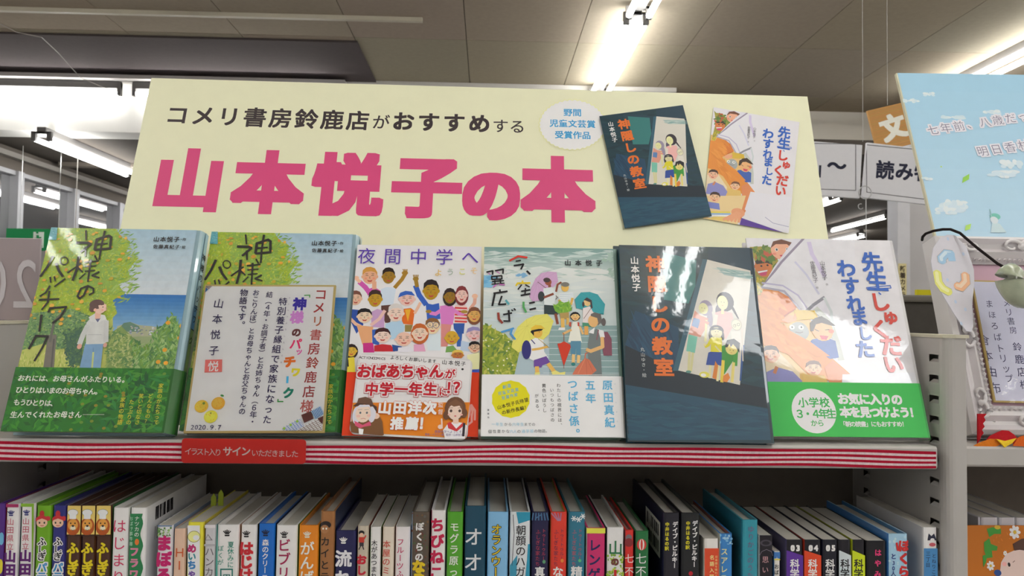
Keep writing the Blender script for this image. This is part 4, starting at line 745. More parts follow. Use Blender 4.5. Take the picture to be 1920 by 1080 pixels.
    S(BK, 18, (140, 490), (275, 470)); S(BK, 18, (200, 455), (205, 485)); S(BK, 20, (150, 495), (125, 615)); S(BK, 18, (220, 520), (190, 605), (260, 600)); S((90, 170, 180), 20, (262, 560), (290, 600))
    S((145, 62, 50), 24, (185, 690), (190, 750), (225, 790)); S(BK, 18, (238, 705), (320, 690)); S(BK, 20, (290, 665), (298, 775)); S(BK, 16, (240, 770), (300, 772)); S(BK, 14, (320, 658), (332, 668)); S(BK, 14, (345, 645), (358, 660))
    S((80, 150, 205), 20, (218, 882), (340, 845)); S((80, 150, 205), 20, (325, 850), (310, 900), (355, 955))
    P.text('山本悦子', (888, 182), (1205, 184), 66, (50, 54, 56), .04); P.text('YAMAMOTO ETSUKO', (930, 232), (1215, 240), 15, (190, 165, 150), 0); P.text('つばさ', (262, 265), (272, 330), 16, (130, 130, 130), 0, vert=True)
def art_umbrella_band(P):
    P.full((238, 238, 238)); P.crop(900, 650, 6)
    P.lp([P.L(345+R_*math.cos(t), 600+R_*math.sin(t)*.98) for t, R_ in [(2*math.pi*i/28, 216 if i % 2 else 208) for i in range(28)]], (224, 216, 30))
    P.text('創造', (275, 462), (325, 448), 46, (80, 165, 205), .02, rot=.12); P.text('児童文芸賞', (222, 535), (412, 492), 44, (80, 165, 205), .01, rot=.15); P.text('受賞作家', (262, 585), (402, 550), 44, (80, 165, 205), .01, rot=.15)
    P.text('山本悦子氏待望', (215, 690), (518, 608), 50, K, .015, rot=.2); P.text('の新作長編！', (268, 748), (520, 690), 50, K, .015, rot=.2)
    P.text('わたしの視界には、', (880, 445), (898, 890), 48, K, .0, vert=True); P.text('いつもつばさの', (805, 498), (812, 832), 46, K, .0, vert=True); P.text('黄色いぼうし', (716, 448), (724, 725), 48, K, .0, vert=True); P.text('がある。', (634, 562), (645, 735), 46, K, .0, vert=True)
    C = (92, 178, 218); P.text('原田真紀', (1428, 442), (1455, 860), 118, C, .02, vert=True); P.text('五年', (1234, 442), (1240, 590), 118, C, .02, vert=True); P.text('つばさ係。', (1035, 430), (1062, 985), 118, C, .02, vert=True)
    P.text('はらだまき', (1510, 430), (1538, 850), 18, (170, 190, 205), 0, vert=True)
    P.text('一年生', (150, 880), (240, 882), 42, (150, 200, 220), 0); P.text('から', (290, 882), (336, 882), 40, (90, 95, 100), 0); P.text('六年生', (380, 882), (472, 882), 42, (150, 200, 220), 0); P.text('までの', (512, 882), (600, 883), 40, (90, 95, 100), 0)
    P.text('個性豊かな', (112, 962), (312, 960), 42, (90, 95, 100), 0); P.text('六人', (352, 962), (392, 962), 42, (160, 205, 225), 0); P.text('の', (436, 962), None, 42, (90, 95, 100), 0); P.text('通学班', (485, 960), (580, 958), 42, (150, 200, 220), 0); P.text('の物語。', (625, 958), (755, 956), 42, (90, 95, 100), 0)
    P.text('講談社', (92, 722), (94, 805), 22, (90, 90, 95), 0.02, vert=True)
def art_classroom(P):  # children in a lit doorway in a dark blue room
    P.crop(1150, 440, 2.7); pol = P.poly; P.full((20, 56, 66))
    P.scatter([(30, 60), (800, 60), (810, 1040), (60, 1040)], 300, 120, 26, [(19, 52, 62), (23, 61, 72), (17, 48, 58), (25, 64, 72), (20, 56, 70)], (-.5, .2))
    pol([(215, 65), (330, 85), (470, 130), (430, 200), (330, 120), (215, 100)], (28, 62, 74)); pol([(250, 90), (420, 130), (415, 260), (380, 350), (255, 330)], (46, 118, 116)); pol([(480, 70), (700, 66), (710, 190), (690, 180), (478, 128)], (26, 58, 74))
    pol([(110, 385), (330, 470), (330, 700), (60, 560)], (24, 66, 92)); P.scatter([(110, 400), (300, 480), (300, 660), (80, 560)], 40, 120, 14, [(28, 74, 102), (20, 56, 82)], (-1.3, -1))
    pol([(60, 560), (330, 690), (780, 780), (800, 880), (60, 760)], (16, 34, 46)); pol([(60, 760), (420, 820), (800, 885), (810, 1040), (80, 1040)], (28, 72, 94)); P.scatter([(70, 790), (790, 900), (800, 1030), (80, 1030)], 120, 140, 20, [(30, 76, 98), (26, 68, 90), (32, 80, 100)], (-.2, .1))
    pol([(452, 125), (475, 127), (335, 690), (300, 690)], (44, 90, 108))
    pol([(475, 127), (693, 183), (696, 225), (640, 762), (328, 688)], (212, 208, 196)); pol([(520, 165), (690, 190), (694, 228), (560, 205)], (160, 182, 176)); P.scatter([(530, 175), (690, 200), (690, 222), (570, 200)], 20, 80, 8, [(130, 165, 160), (185, 200, 192)], (-.3, 0))
    pol([(650, 560), (664, 560), (646, 740), (638, 740)], (40, 80, 140))
    # people
    P.ell(468, 372, 34, 42, (150, 140, 160)); P.ell(488, 420, 14, 50, (150, 140, 160)); pol([(412, 385), (440, 410), (480, 425), (470, 470), (440, 520), (380, 505)], (214, 150, 130)); P.ell(455, 375, 24, 30, (222, 220, 160)); pol([(405, 422), (440, 430), (428, 475), (395, 462)], (92, 128, 178)); P.stroke([(470, 435), (465, 540)], 12, (222, 216, 160)); P.stroke([(440, 430), (480, 450)], 14, (214, 150, 130)); pol([(380, 505), (425, 518), (412, 600), (368, 590)], (120, 190, 168)); P.stroke([(385, 595), (380, 690)], 12, (208, 204, 150)); P.stroke([(402, 600), (392, 690)], 12, (208, 204, 150)); P.ell(380, 695, 14, 7, (90, 140, 130))
    P.ell(565, 340, 44, 52, (50, 42, 52)); P.ell(540, 390, 24, 40, (90, 80, 100)); P.stroke([(590, 350), (615, 395), (632, 425)], 16, (50, 42, 52), 5); P.ell(552, 345, 27, 38, (226, 224, 165)); pol([(515, 395), (550, 385), (600, 398), (612, 450), (570, 530), (515, 500)], (232, 178, 172)); P.stroke([(552, 375), (552, 400)], 14, (226, 224, 165)); P.stroke([(520, 410), (512, 460)], 18, (226, 214, 200))
    P.ell(622, 455, 28, 34, (196, 188, 170)); P.ell(622, 458, 22, 26, (226, 222, 190)); P.ring(613, 462, 7, 1.6, (110, 100, 90)); P.ring(632, 456, 7, 1.6, (110, 100, 90)); pol([(595, 490), (640, 490), (650, 560), (600, 560)], (224, 218, 206)); P.stroke([(650, 480), (655, 640)], 6, (215, 205, 190))
    P.ell(522, 487, 36, 30, (50, 46, 56)); P.ell(491, 512, 9, 26, (55, 50, 58)); P.ell(552, 512, 9, 26, (55, 50, 58)); P.ell(521, 497, 29, 28, (216, 208, 160)); P.poly([(493, 486), (500, 474), (540, 474), (550, 490), (520, 480)], (50, 46, 56)); P.ell(516, 492, 1.8, 2.2, BK); P.ell(530, 492, 1.8, 2.2, BK); P.stroke([(518, 506), (526, 506)], 1.5, (180, 90, 80))
    pol([(494, 520), (548, 522), (550, 600), (492, 598)], (216, 206, 30)); P.stroke([(496, 530), (480, 560), (465, 568)], 14, (216, 206, 30)); P.ell(463, 558, 7, 7, (222, 214, 160)); P.stroke([(545, 598), (515, 565)], 8, (222, 214, 160)); pol([(480, 598), (490, 594), (548, 596), (550, 665), (468, 660)], (38, 72, 150)); P.stroke([(490, 664), (486, 725)], 12, (222, 216, 165)); P.stroke([(530, 664), (526, 740)], 12, (222, 216, 165))
    pol([(548, 565), (575, 555), (620, 580), (605, 640), (560, 710), (548, 640)], (58, 142, 52)); P.stroke([(620, 580), (615, 660)], 22, (64, 152, 56)); P.stroke([(608, 650), (600, 745)], 14, (226, 210, 120)); P.stroke([(555, 640), (548, 745)], 16, (226, 200, 70)); P.ell(597, 582, 30, 28, (222, 206, 120)); pol([(562, 570), (575, 535), (610, 528), (640, 550), (636, 600), (622, 575), (605, 555), (592, 572), (588, 550), (576, 572)], BK); P.ell(590, 585, 2, 2.4, BK); P.ell(606, 588, 2, 2.4, BK); P.stroke([(592, 598), (600, 599)], 1.6, (190, 80, 60))
    pol([(556, 715), (580, 700), (590, 725), (575, 748), (552, 745)], (216, 130, 52)); P.ell(460, 710, 26, 16, (222, 214, 90)); P.ell(455, 712, 14, 9, (232, 230, 225)); pol([(515, 640), (530, 665), (520, 735), (500, 725)], (216, 130, 52))
    for x, y in ((545, 342), (560, 344), (447, 372), (461, 374), (615, 460)): P.ell(x, y, 1.8, 1.6, (70, 60, 60))
    P.stroke([(548, 360), (556, 360)], 1.8, (200, 110, 100)); P.stroke([(450, 388), (457, 388)], 1.5, (200, 110, 100))
    # lettering
    O_ = (222, 112, 40); P.text('神隠しの教室', (212, 150), (255, 672), 92, O_, .035, vert=True, sx=1.08); P.text('山本悦子', (106, 132), (116, 268), 44, (232, 232, 230), .03, vert=True); P.text('丸山ゆき・絵', (147, 582), (156, 712), 23, (200, 205, 205), 0, vert=True)
def art_homework(P):   # a big arm and sleeve with little children peeping out
    P.crop(1400, 440, 3.857); pol = P.poly; P.full((226, 224, 228))
    pol([(-60, 380), (120, 360), (430, 560), (620, 900), (500, 1400), (-60, 1400)], (228, 190, 120))
    pol([(60, 200), (20, 90), (120, 85), (230, 190), (150, 330), (60, 420)], (160, 150, 60))
    P.scatter([(20, 90), (140, 85), (240, 190), (200, 260), (60, 240)], 60, 50, 26, [(90, 120, 50), (120, 140, 60), (185, 80, 55), (150, 150, 60), (80, 110, 45)]); P.ell(120, 235, 62, 78, (208, 120, 60)); pol([(60, 195), (90, 165), (170, 180), (190, 220), (140, 205), (70, 215)], (60, 50, 35)); P.scatter([(60, 120), (180, 100), (220, 190), (80, 190)], 30, 56, 28, [(90, 120, 50), (120, 140, 60), (190, 90, 60)]); pol([(80, 265), (150, 255), (140, 295), (100, 300)], (205, 70, 110)); pol([(78, 268), (150, 256), (148, 266), (84, 280)], (240, 235, 230)); P.ell(105, 228, 8, 7, BK); P.ell(150, 222, 8, 7, BK)
    P.scatter([(60, 320), (120, 320), (110, 440), (70, 430)], 24, 40, 18, [(210, 190, 50), (190, 180, 60), (150, 150, 60)])
    P.ell(245, 115, 72, 72, (232, 172, 140)); pol([(170, 100), (190, 50), (250, 35), (330, 60), (335, 110), (290, 70), (210, 70)], (110, 64, 44)); P.ell(215, 110, 12, 13, (240, 235, 230)); P.ell(216, 110, 7, 9, (50, 35, 35)); P.ell(292, 108, 12, 13, (240, 235, 230)); P.ell(292, 108, 7, 9, (50, 35, 35)); pol([(235, 150), (285, 145), (265, 175)], (205, 70, 90)); P.ell(200, 140, 14, 10, (228, 140, 120))
    # sleeve
    pol([(345, 30), (700, 25), (760, 300), (720, 900), (640, 900), (600, 640), (500, 560), (420, 580), (330, 440), (110, 380), (200, 230)], (222, 220, 228)); P.stroke([(410, 30), (250, 200), (110, 385)], 16, (150, 140, 160)); pol([(110, 380), (330, 440), (420, 575), (560, 450), (610, 660), (640, 900), (600, 1060), (760, 1060), (780, 30), (420, 30)], (226, 225, 230))
    P.stroke([(110, 350), (260, 370), (370, 440), (440, 540)], 12, (190, 185, 210)); P.stroke([(110, 382), (270, 410), (350, 500), (410, 575)], 16, (176, 172, 190)); P.stroke([(410, 575), (480, 510), (560, 455)], 22, (140, 140, 150)); P.stroke([(450, 60), (470, 140), (560, 300)], 30, (210, 200, 226)); P.stroke([(350, 200), (430, 290), (520, 430)], 16, (208, 208, 226)); P.stroke([(500, 540), (600, 640), (650, 780), (680, 900)], 44, (196, 200, 192)); P.stroke([(560, 460), (610, 560), (620, 680)], 20, (205, 212, 214))
    pol([(-60, 440), (100, 440), (120, 395), (230, 410), (300, 450), (360, 530), (260, 600), (235, 630), (300, 690), (450, 770), (600, 880), (760, 1020), (760, 1090), (600, 1060), (440, 1010), (300, 870), (120, 800), (-60, 800)], (226, 142, 58)); pol([(230, 410), (300, 450), (360, 530), (260, 600), (200, 520)], (214, 122, 50)); P.stroke([(260, 600), (300, 570), (350, 540)], 10, (190, 90, 40)); P.scatter([(120, 420), (260, 440), (260, 700), (560, 900), (380, 880), (120, 760)], 50, 130, 34, [(232, 152, 66), (220, 136, 54), (228, 146, 60)], (-1, -.3))
    pol([(340, 545), (490, 550), (520, 610), (360, 620)], (215, 180, 60)); pol([(250, 620), (300, 580), (350, 590), (360, 620), (300, 640)], (232, 170, 130)); [P.stroke([(335, 610), (350+i*4, 575+i*12)], 8, (232, 160, 120)) for i in range(3)]
    P.ell(378, 700, 70, 70, (168, 172, 170)); P.ell(325, 670, 20, 18, (232, 232, 225)); P.ell(392, 672, 20, 18, (232, 232, 225)); P.ell(327, 671, 6, 7, BK); P.ell(394, 671, 6, 7, BK); P.stroke([(350, 705), (385, 712), (405, 705)], 4, (110, 90, 90))
    P.poly([(470, 760), (560, 740), (640, 770), (665, 890), (600, 900), (450, 790)], (62, 96, 172)); P.ell(545, 690, 78, 84, (234, 178, 122)); pol([(460, 700), (455, 640), (490, 605), (540, 590), (590, 620), (640, 660), (610, 660), (540, 640), (500, 650), (480, 700)], (66, 48, 36)); P.ell(610, 700, 20, 16, (226, 120, 90)); P.stroke([(490, 685), (520, 700)], 5, BK); P.stroke([(565, 690), (595, 688)], 5, BK); pol([(525, 730), (590, 735), (575, 762), (540, 758)], (205, 60, 85))
    pol([(260, 635), (300, 690), (450, 770), (600, 880), (500, 880), (300, 760)], (226, 142, 58))
    pol([(100, 860), (200, 820), (380, 1000), (420, 1400), (60, 1400)], (236, 214, 180)); face(P, 170, 870, 60, 60, (234, 184, 150), (70, 50, 44)); pol([(130, 1000), (220, 960), (330, 990), (400, 1060), (390, 1130), (130, 1130)], (140, 140, 195)); P.stroke([(200, 1000), (215, 960)], 24, (200, 130, 90)); pol([(400, 1010), (560, 1020), (600, 1100), (400, 1100)], (225, 190, 110)); face(P, 480, 970, 55, 52, (236, 190, 150), (120, 80, 60))
    pol([(560, 960), (620, 910), (760, 1030), (780, 1130), (700, 1250), (650, 1420), (560, 1420), (580, 1250), (520, 1180), (600, 1090)], (222, 140, 90)); [P.stroke([(640-i*24, 1280), (560-i*46, 1350+i*18)], 30, (230, 160, 110)) for i in range(4)]
    P.crop(1400, 430, 2.571); pol([(90, 800), (430, 740), (420, 1010), (110, 1010)], (232, 205, 150)); face(P, 170, 800, 44, 44, (236, 190, 150), (70, 50, 44)); pol([(120, 845), (220, 845), (240, 900), (120, 900)], (120, 130, 195)); [pol([(140+i*20, 930+i*12), (330+i*10, 900+i*14), (340, 930+i*20), (150, 960+i*12)], c) for i, c in enumerate([(228, 208, 90), (150, 180, 215), (235, 232, 228), (228, 200, 110)])]
    P.ell(400, 900, 60, 40, (230, 160, 120)); [P.stroke([(390+i*6, 900), (290+i*34, 980)], 22, (232, 166, 126)) for i in range(5)]
    pol([(440, 940), (880, 1015), (440, 1015)], (92, 62, 150)); pol([(460, 700), (860, 690), (900, 1000), (560, 960), (450, 860)], (226, 225, 232)); P.stroke([(640, 900), (720, 940), (860, 950)], 6, (180, 178, 200))
    BL_, RD = (44, 98, 190), (208, 62, 48); Sx = lambda c, st, pts, sz, **k: [P.text(ch, p, None, sz, c, .03, rot=R.uniform(-.06, .06), **k) for ch, p in zip(st, pts)]
    Sx(BL_, '先生', [(602, 158), (626, 252)], 104); P.text('、', (650, 300), None, 40, BL_, .04)
    P.stroke([(576, 282), (690, 272), (694, 284), (580, 290), (576, 282)], 4, BL_)
    Sx(RD, 'し', [(640, 350)], 100); Sx(RD, 'ゅ', [(690, 420)], 84); Sx(RD, 'く', [(640, 480)], 96); Sx(RD, 'だ', [(695, 560)], 108); Sx(RD, 'い', [(705, 650)], 100)
    Sx(BL_, 'わす', [(478, 190), (498, 272)], 94); Sx(BL_, 'れま', [(520, 358), (540, 425)], 86); Sx(BL_, 'し', [(568, 502)], 72); Sx(BL_, 'た', [(568, 578)], 92)
    P.text('山本悦子', (362, 165), (374, 235), 26, (100, 96, 104), 0, vert=True); P.text('作', (385, 268), None, 13, (120, 116, 120), 0); P.text('佐藤真紀子', (315, 165), (330, 248), 24, (100, 96, 104), 0, vert=True); P.text('絵', (338, 283), None, 13, (120, 116, 120), 0)
def art_homework_band(P):
    P.full((68, 190, 88)); P.crop(1400, 430, 2.571); P.ell(318, 878, 106, 107, (236, 238, 236), n=36)
    G_ = (70, 180, 95); P.text('小学校', (266, 838), (368, 838), 50, G_, .03); P.text('３・４年生', (250, 892), (402, 892), 50, G_, .03); P.text('から', (318, 937), (350, 937), 34, G_, .02)
    W = (240, 244, 240); P.text('お気に入りの', (457, 820), (715, 824), 56, W, .045); P.text('本を見つけよう！', (468, 884), (800, 886), 54, W, .045); P.text('「朝の読書」にもおすすめ！', (456, 942), (752, 942), 28, W, .03)
def art_grove_band(P):
    P.full((38, 112, 36)); P.crop(0, 400, 2.4542)
    P.scatter([(60, 712), (860, 712), (820, 1010), (0, 1010)], 420, 60, 20, [(36, 106, 36), (46, 124, 40), (30, 92, 34), (60, 140, 40), (34, 112, 50)]); P.scatter([(480, 740), (840, 740), (810, 1000), (500, 1000)], 150, 60, 16, [(26, 84, 44), (50, 130, 60), (70, 140, 50)])
    for i in range(26): P.ell(R.uniform(300, 820), R.uniform(740, 1000), 9, 7, R.choice([(120, 140, 40), (140, 130, 40), (100, 140, 50)]), n=8)
    W = (222, 228, 214); T = lambda st, a, b_, s_: P.text(st, a, b_, s_, W, .03, rot=.0)
    T('おれには、お母さんがふたりいる。', (108, 762), (586, 770), 32); T('ひとりはいまのお母ちゃん。', (98, 816), (462, 824), 33); T('もうひとりは、', (88, 873), (258, 878), 32); T('生んでくれたお母さん', (74, 930), (370, 930), 33); P.stroke([(390, 930), (488, 930)], 1.6, W)
    Y = (205, 200, 60); V = lambda st, a, b_, s_: P.text(st, a, b_, s_, Y, .01, vert=True)
    V('家族のかたちって', (748, 798), (726, 965), 24); V('どんなもの？', (700, 845), (684, 960), 23); V('笑いと切なさ', (658, 845), (640, 965), 24); V('たっぷりの', (614, 872), (600, 965), 24); V('家族の物語', (574, 862), (560, 965), 24)
def art_pop(P):
    P.crop(640, 640, 5.685); pol = P.poly; P.full((226, 224, 224)); pol([(60, 655), (1400, 650), (1400, 1080), (60, 1080)], (228, 134, 36))
    DR = (190, 34, 48)
    P.text('ACTIONCOMICS', (202, 170), (462, 186), 38, (60, 50, 55), .015, sx=1.1); P.text('よろしくお願いします', (545, 172), (990, 212), 48, BK, .01, jit=.09); P.text('山本悦子', (1100, 222), (1300, 240), 58, BK, .01, jit=.1); P.ell(1292, 298, 13, 11, BK)
    def big(st, a, b_, s_, sz=None):
        P.text(st, a, b_, s_, DR, .035, outline=None, sizes=sz); 
    def halo(st, a, b_, s_, sz=None):
        P.text(st, a, b_, s_, (196, 50, 60), .145, sizes=sz); 
    def halo2(st, a, b_, s_, sz=None): P.text(st, a, b_, s_, (232, 226, 226), .115, sizes=sz)
    L1 = ('おばあちゃん', (245, 320), (1015, 320), 158); L1b = ('が', (1160, 350), None, 110); L2 = ('中学一年生', (325, 512), (950, 512), 150); L2b = ('に', (1090, 540), None, 105); L3 = ('！？', (1185, 498), (1265, 495), 150)
    for f_ in (halo, halo2, big):
        for a in (L1, L1b, L2, L2b, L3): f_(*a)
    for st, a, b_, s_ in (('山田洋次', (465, 708), (945, 708), 150), ('推薦', (595, 878), (755, 878), 140), ('！', (895, 878), None, 150)):
        P.text(st, a, b_, s_, (205, 60, 40), .075); P.text(st, a, b_, s_, (236, 232, 230), .045)
    P.text('監督', (1060, 680), (1058, 755), 60, (240, 225, 220), .0); 
    # woman with a brown hat
    pol([(95, 860), (180, 850), (320, 830), (400, 780), (440, 860), (455, 1000), (400, 1030), (90, 1010)], (120, 82, 52)); P.ell(370, 800, 40, 32, (232, 200, 180)); P.ell(165, 790, 45, 95, (214, 212, 222)); P.ell(330, 780, 40, 90, (214, 212, 222)); P.ell(235, 775, 82, 95, (236, 208, 190)); pol([(130, 690), (170, 660), (300, 650), (380, 700), (385, 770), (340, 700), (250, 675), (150, 700)], (80, 58, 48)); pol([(170, 660), (185, 610), (260, 595), (320, 615), (350, 690), (260, 670)], (108, 78, 62)); pol([(150, 720), (200, 680), (300, 680), (330, 740), (290, 700), (190, 710)], (216, 214, 224))
    for x in (205, 275): P.ell(x, 765, 11, 12, (90, 100, 110)); P.stroke([(x-25, 735), (x+20, 728)], 4, (150, 140, 140))
    P.stroke([(210, 830), (240, 824), (262, 832)], 5, (200, 110, 100)); P.ell(185, 800, 22, 14, (240, 186, 172)); P.ell(295, 795, 20, 14, (240, 186, 172)); pol([(140, 850), (230, 895), (310, 855), (320, 900), (240, 915), (200, 930), (150, 900)], (212, 88, 120)); pol([(185, 930), (240, 940), (230, 1005), (190, 990)], (232, 236, 240))
    # girl with a bob
    P.ell(1215, 720, 112, 128, (112, 76, 56)); P.ell(1120, 790, 34, 50, (112, 76, 56)); P.ell(1310, 770, 34, 50, (112, 76, 56)); pol([(1085, 950), (1130, 890), (1200, 860), (1280, 870), (1340, 900), (1330, 1060), (1110, 1060)], (232, 230, 236)); pol([(1190, 820), (1250, 820), (1250, 880), (1190, 880)], (236, 200, 180)); P.ell(1212, 755, 74, 86, (240, 206, 190)); pol([(1130, 740), (1150, 660), (1220, 620), (1290, 670), (1300, 760), (1260, 690), (1200, 700), (1160, 680)], (124, 86, 62))
    for x in (1170, 1262): P.ell(x, 745, 14, 16, (80, 62, 58)); P.stroke([(x-20, 715), (x+20, 712)], 4, (110, 80, 70))
    P.ell(1215, 800, 12, 8, (210, 110, 110)); P.ell(1150, 785, 16, 10, (242, 180, 170)); P.ell(1280, 785, 16, 10, (242, 180, 170)); pol([(1130, 880), (1160, 860), (1225, 935), (1300, 865), (1325, 885), (1230, 965), (1140, 930)], (206, 62, 66)); P.stroke([(1075, 930), (1070, 830)], 16, (240, 206, 190)); P.ell(1055, 915, 26, 24, (240, 206, 190)); P.stroke([(1310, 880), (1300, 1010)], 26, (60, 50, 56))
    P.text('夜間中学へようこそ', (1010, 965), (1270, 968), 32, (120, 100, 150), .0); P.text('著者・イラスト書　監修・山本悦子', (905, 995), (1280, 1002), 28, (120, 100, 150), .0)
def art_card(P):       # signed card, handwriting
    P.full((226, 222, 230)); P.crop(350, 520, 3.6)
    def col(st, pts, s_, c, b_=.012, cols=None, sizes=None, jit=.05): P.text(st, pts[0], pts[1], s_, c, b_, vert=True, jit=jit, cols=cols, sizes=sizes)
    col('コメリ書房鈴鹿店様', ((905, 115), (812, 870)), 84, K, .02, cols=[(150, 50, 50), (150, 50, 50), (165, 95, 70), (165, 75, 70), (150, 60, 60), (150, 60, 50), (140, 52, 52), (140, 55, 55), (165, 85, 80)])
    col('「', ((805, 112), None), 60, (60, 140, 60), .03); col('神', ((765, 180), None), 92, (60, 50, 150), .05); col('様', ((745, 270), None), 88, (195, 130, 195), .04); col('の', ((740, 372), None), 62, (90, 50, 50), .05); col('パ', ((735, 450), None), 84, (215, 50, 100), .035); col('ッ', ((760, 500), None), 50, (225, 80, 160), .04)
    col('チ', ((698, 570), None), 84, (226, 105, 40), .06); col('ワ', ((735, 640), None), 66, (222, 196, 50), .06); P.stroke([(682, 672), (680, 712)], 15, (70, 165, 220)); col('ク', ((688, 780), None), 78, (35, 120, 100), .045); col('」', ((640, 850), None), 56, (50, 140, 60), .04)
    I = (48, 42, 78)
    col('特別養子縁組で家族になった', ((650, 165), (545, 960)), 60, I, .018); col('結（４年・お調子者）とお姉ちゃん（６年・', ((560, 118), (445, 975)), 46, I, .012); col('おこりんぼ）とお母ちゃんとお父ちゃんの', ((470, 105), (375, 905)), 46, I, .012); col('物語です。', ((388, 105), (370, 320)), 54, I, .014)
    col('山本悦子', ((218, 178), (185, 495)), 70, I, .006, jit=.07); col('とくべつようしえんぐみ', ((697, 140), (640, 575)), 15, (130, 120, 140), 0)
    P.poly([(128, 558), (242, 556), (240, 640), (122, 645)], (218, 110, 105)); P.text('悦', (182, 602), None, 76, (238, 205, 205), .02)
    for x, y, c in ((102, 872, (230, 170, 60)), (215, 852, (232, 158, 60)), (165, 942, (228, 200, 70))):
        P.ell(x, y, 46, 44, c); P.ell(x-6, y-4, 34, 32, tuple(min(255, k+12) for k in c))
        for i in range(9): P.ell(x+R.uniform(-30, 30), y+R.uniform(-28, 28), 2.4, 2.4, (200, 120, 40), n=6)
    P.ell(242, 800, 13, 7, (60, 130, 70), -.3); P.ell(118, 852, 9, 9, (110, 130, 60)); P.ell(165, 918, 6, 6, (140, 140, 70))
    P.text('2020.9.7', (42, 1012), (225, 1012), 46, I, .004, jit=.05, sx=1.05)
    def plaid(pts, base, lines):
        P.poly(pts, base); a, b_, c, d = pts
        for i in range(1, 7):
            t = i/7; m = lambda p, q: (p[0]+(q[0]-p[0])*t, p[1]+(q[1]-p[1])*t)
            P.stroke([m(a, b_), m(d, c)], 3, lines); P.stroke([m(a, d), m(b_, c)], 3, lines)
    P.poly([(82, 62), (130, 48), (150, 80), (105, 132), (70, 120)], (52, 92, 150)); plaid([(110, 48), (205, 32), (150, 88), (125, 62)], (226, 220, 214), (90, 70, 70)); P.ell(90, 142, 8, 7, (80, 40, 50))
    plaid([(640, 1020), (765, 950), (800, 1010), (690, 1070)], (222, 228, 236), (70, 120, 185)); plaid([(745, 1030), (885, 955), (935, 1030), (800, 1075)], (232, 226, 220), (110, 80, 72)); P.poly([(775, 930), (840, 905), (858, 955), (795, 985)], (92, 54, 50)); P.poly([(885, 955), (940, 930), (945, 1010), (915, 990)], (92, 54, 50)); plaid([(840, 905), (905, 870), (930, 925), (870, 962)], (170, 195, 225), (45, 90, 160)); [P.poly([(650+i*22, 1018-i*12), (664+i*22, 1011-i*12), (670+i*22, 1025-i*12), (656+i*22, 1032-i*12)], (150, 190, 70)) for i in range(0, 5, 2)]
def art_poster(P):
    P.full((228, 226, 188)); P.crop(230, 140, 2.4935)
    D = (62, 54, 56)
    P.text('コメリ書房鈴鹿店', (256, 188), (1100, 215), 112, D, .022); P.text('が', (1208, 222), None, 84, D, .012); P.text('おすすめ', (1312, 218), (1668, 228), 106, D, .03); P.text('する', (1766, 240), (1845, 243), 78, D, .01)
    M_ = (206, 76, 124)
    P.text('山本悦子', (312, 490), (1422, 522), 335, M_, .052); P.text('の', (1724, 560), None, 290, M_, .055)
    P.crop(950, 150, 3.0476); P.text('本', (292, 622), None, 415, M_, .052)
    cx, cy = 375, 258
    P.lp([P.L(cx+(200 if i % 2 else 192)*math.cos(t)*.98, cy+(150 if i % 2 else 142)*math.sin(t)) for i, t in [(i, 2*math.pi*i/80) for i in range(80)]], (238, 222, 168))
    P.lp([P.L(cx+(193 if i % 2 else 186)*math.cos(t)*.98, cy+(144 if i % 2 else 137)*math.sin(t)) for i, t in [(i, 2*math.pi*i/80) for i in range(80)]], (232, 232, 226))
    B_ = (52, 150, 200); P.text('野間', (350, 187), (402, 188), 52, B_, .03); P.text('児童文芸賞', (270, 248), (482, 254), 52, B_, .03); P.text('受賞作品', (300, 314), (455, 318), 52, B_, .03)
# ------------------------------------------------------------------ display books, card, poster
LEAN = 19
def sizef(fr, tr): return size(*fr, tr)
# front copy of the grove book and its twin to the right
f1 = frame(5, 326, 811, LEAN, .018); w1 = sizef(f1, (358, 430))[0]; h1 = size(*f1, (85, 427))[1]; w1 = size(*f1, (326, 811))[0]*.5+w1*.5
def grove():
    rt_ = face_book(f1, (w1, h1), .018, '', (150, 180, 190), (150, 185, 200), spine=(165, 195, 205))
    P = Print(*f1, w1-.0015, h1); art_grove(P); P.build('cover_picture', 'water', kid(rt_, 'cover'))
    hb = size(*f1, (60, 690))[1]; o, yb = band(None, rt_, w1, hb, .018, (34, 100, 34))
    P = Print(*f1, w1-.002, hb, y0=yb-.0002); art_grove_band(P); P.build('band_print', 'gloss', o)
    # spine print: sky above, sea, grove below, brushed title
    t = .018; m = MB(); xs = w1+.0006+t*.27
    def sp(y0, y1, z0, z1, col): m.add([(xs+.0003, y0, z0), (xs+.0003, y1, z0), (xs+.0003, y1, z1), (xs+.0003, y0, z1)], [(0, 1, 2, 3)], lin(col, 1.1))
    for a, b_, c in ((hb, h1*.5, (120, 150, 90)), (h1*.5, h1*.62, (80, 140, 190)), (h1*.62, h1*.998, (170, 200, 212))): sp(t*.3, t*.7, a, b_, c)
    m.build('spine_print', 'water', kid(rt_, 'cover'), world=False)
    g = MB()
    for i, ch in enumerate('神様のパッチワーク'):
        v, f = glyph(ch, .01); s_ = .0085; z = h1*.87-i*.0105
        g.add([(xs+.0006, t*.5+(p[0]-.5)*s_, z+(p[1]-.38)*s_) for p in v], f, lin(K))
    g.build('spine_title', 'matte', kid(rt_, 'cover'), world=False); return rt_
g1 = grove(); g1['label'] = 'book with a boy in an orange grove on its cover, fully in view, leftmost'
def copy_tree(o, parent=None):
    c = o.copy(); COL.objects.link(c); c.parent = parent
    for ch in list(o.children): copy_tree(ch, c)
    return c
g2 = copy_tree(g1); g2['label'] = 'second copy of the orange grove book, half hidden behind the handwritten card'
zz = f1[0].copy(); p2 = frame(341, 640, 812, LEAN, .018, dy=.0)[0]
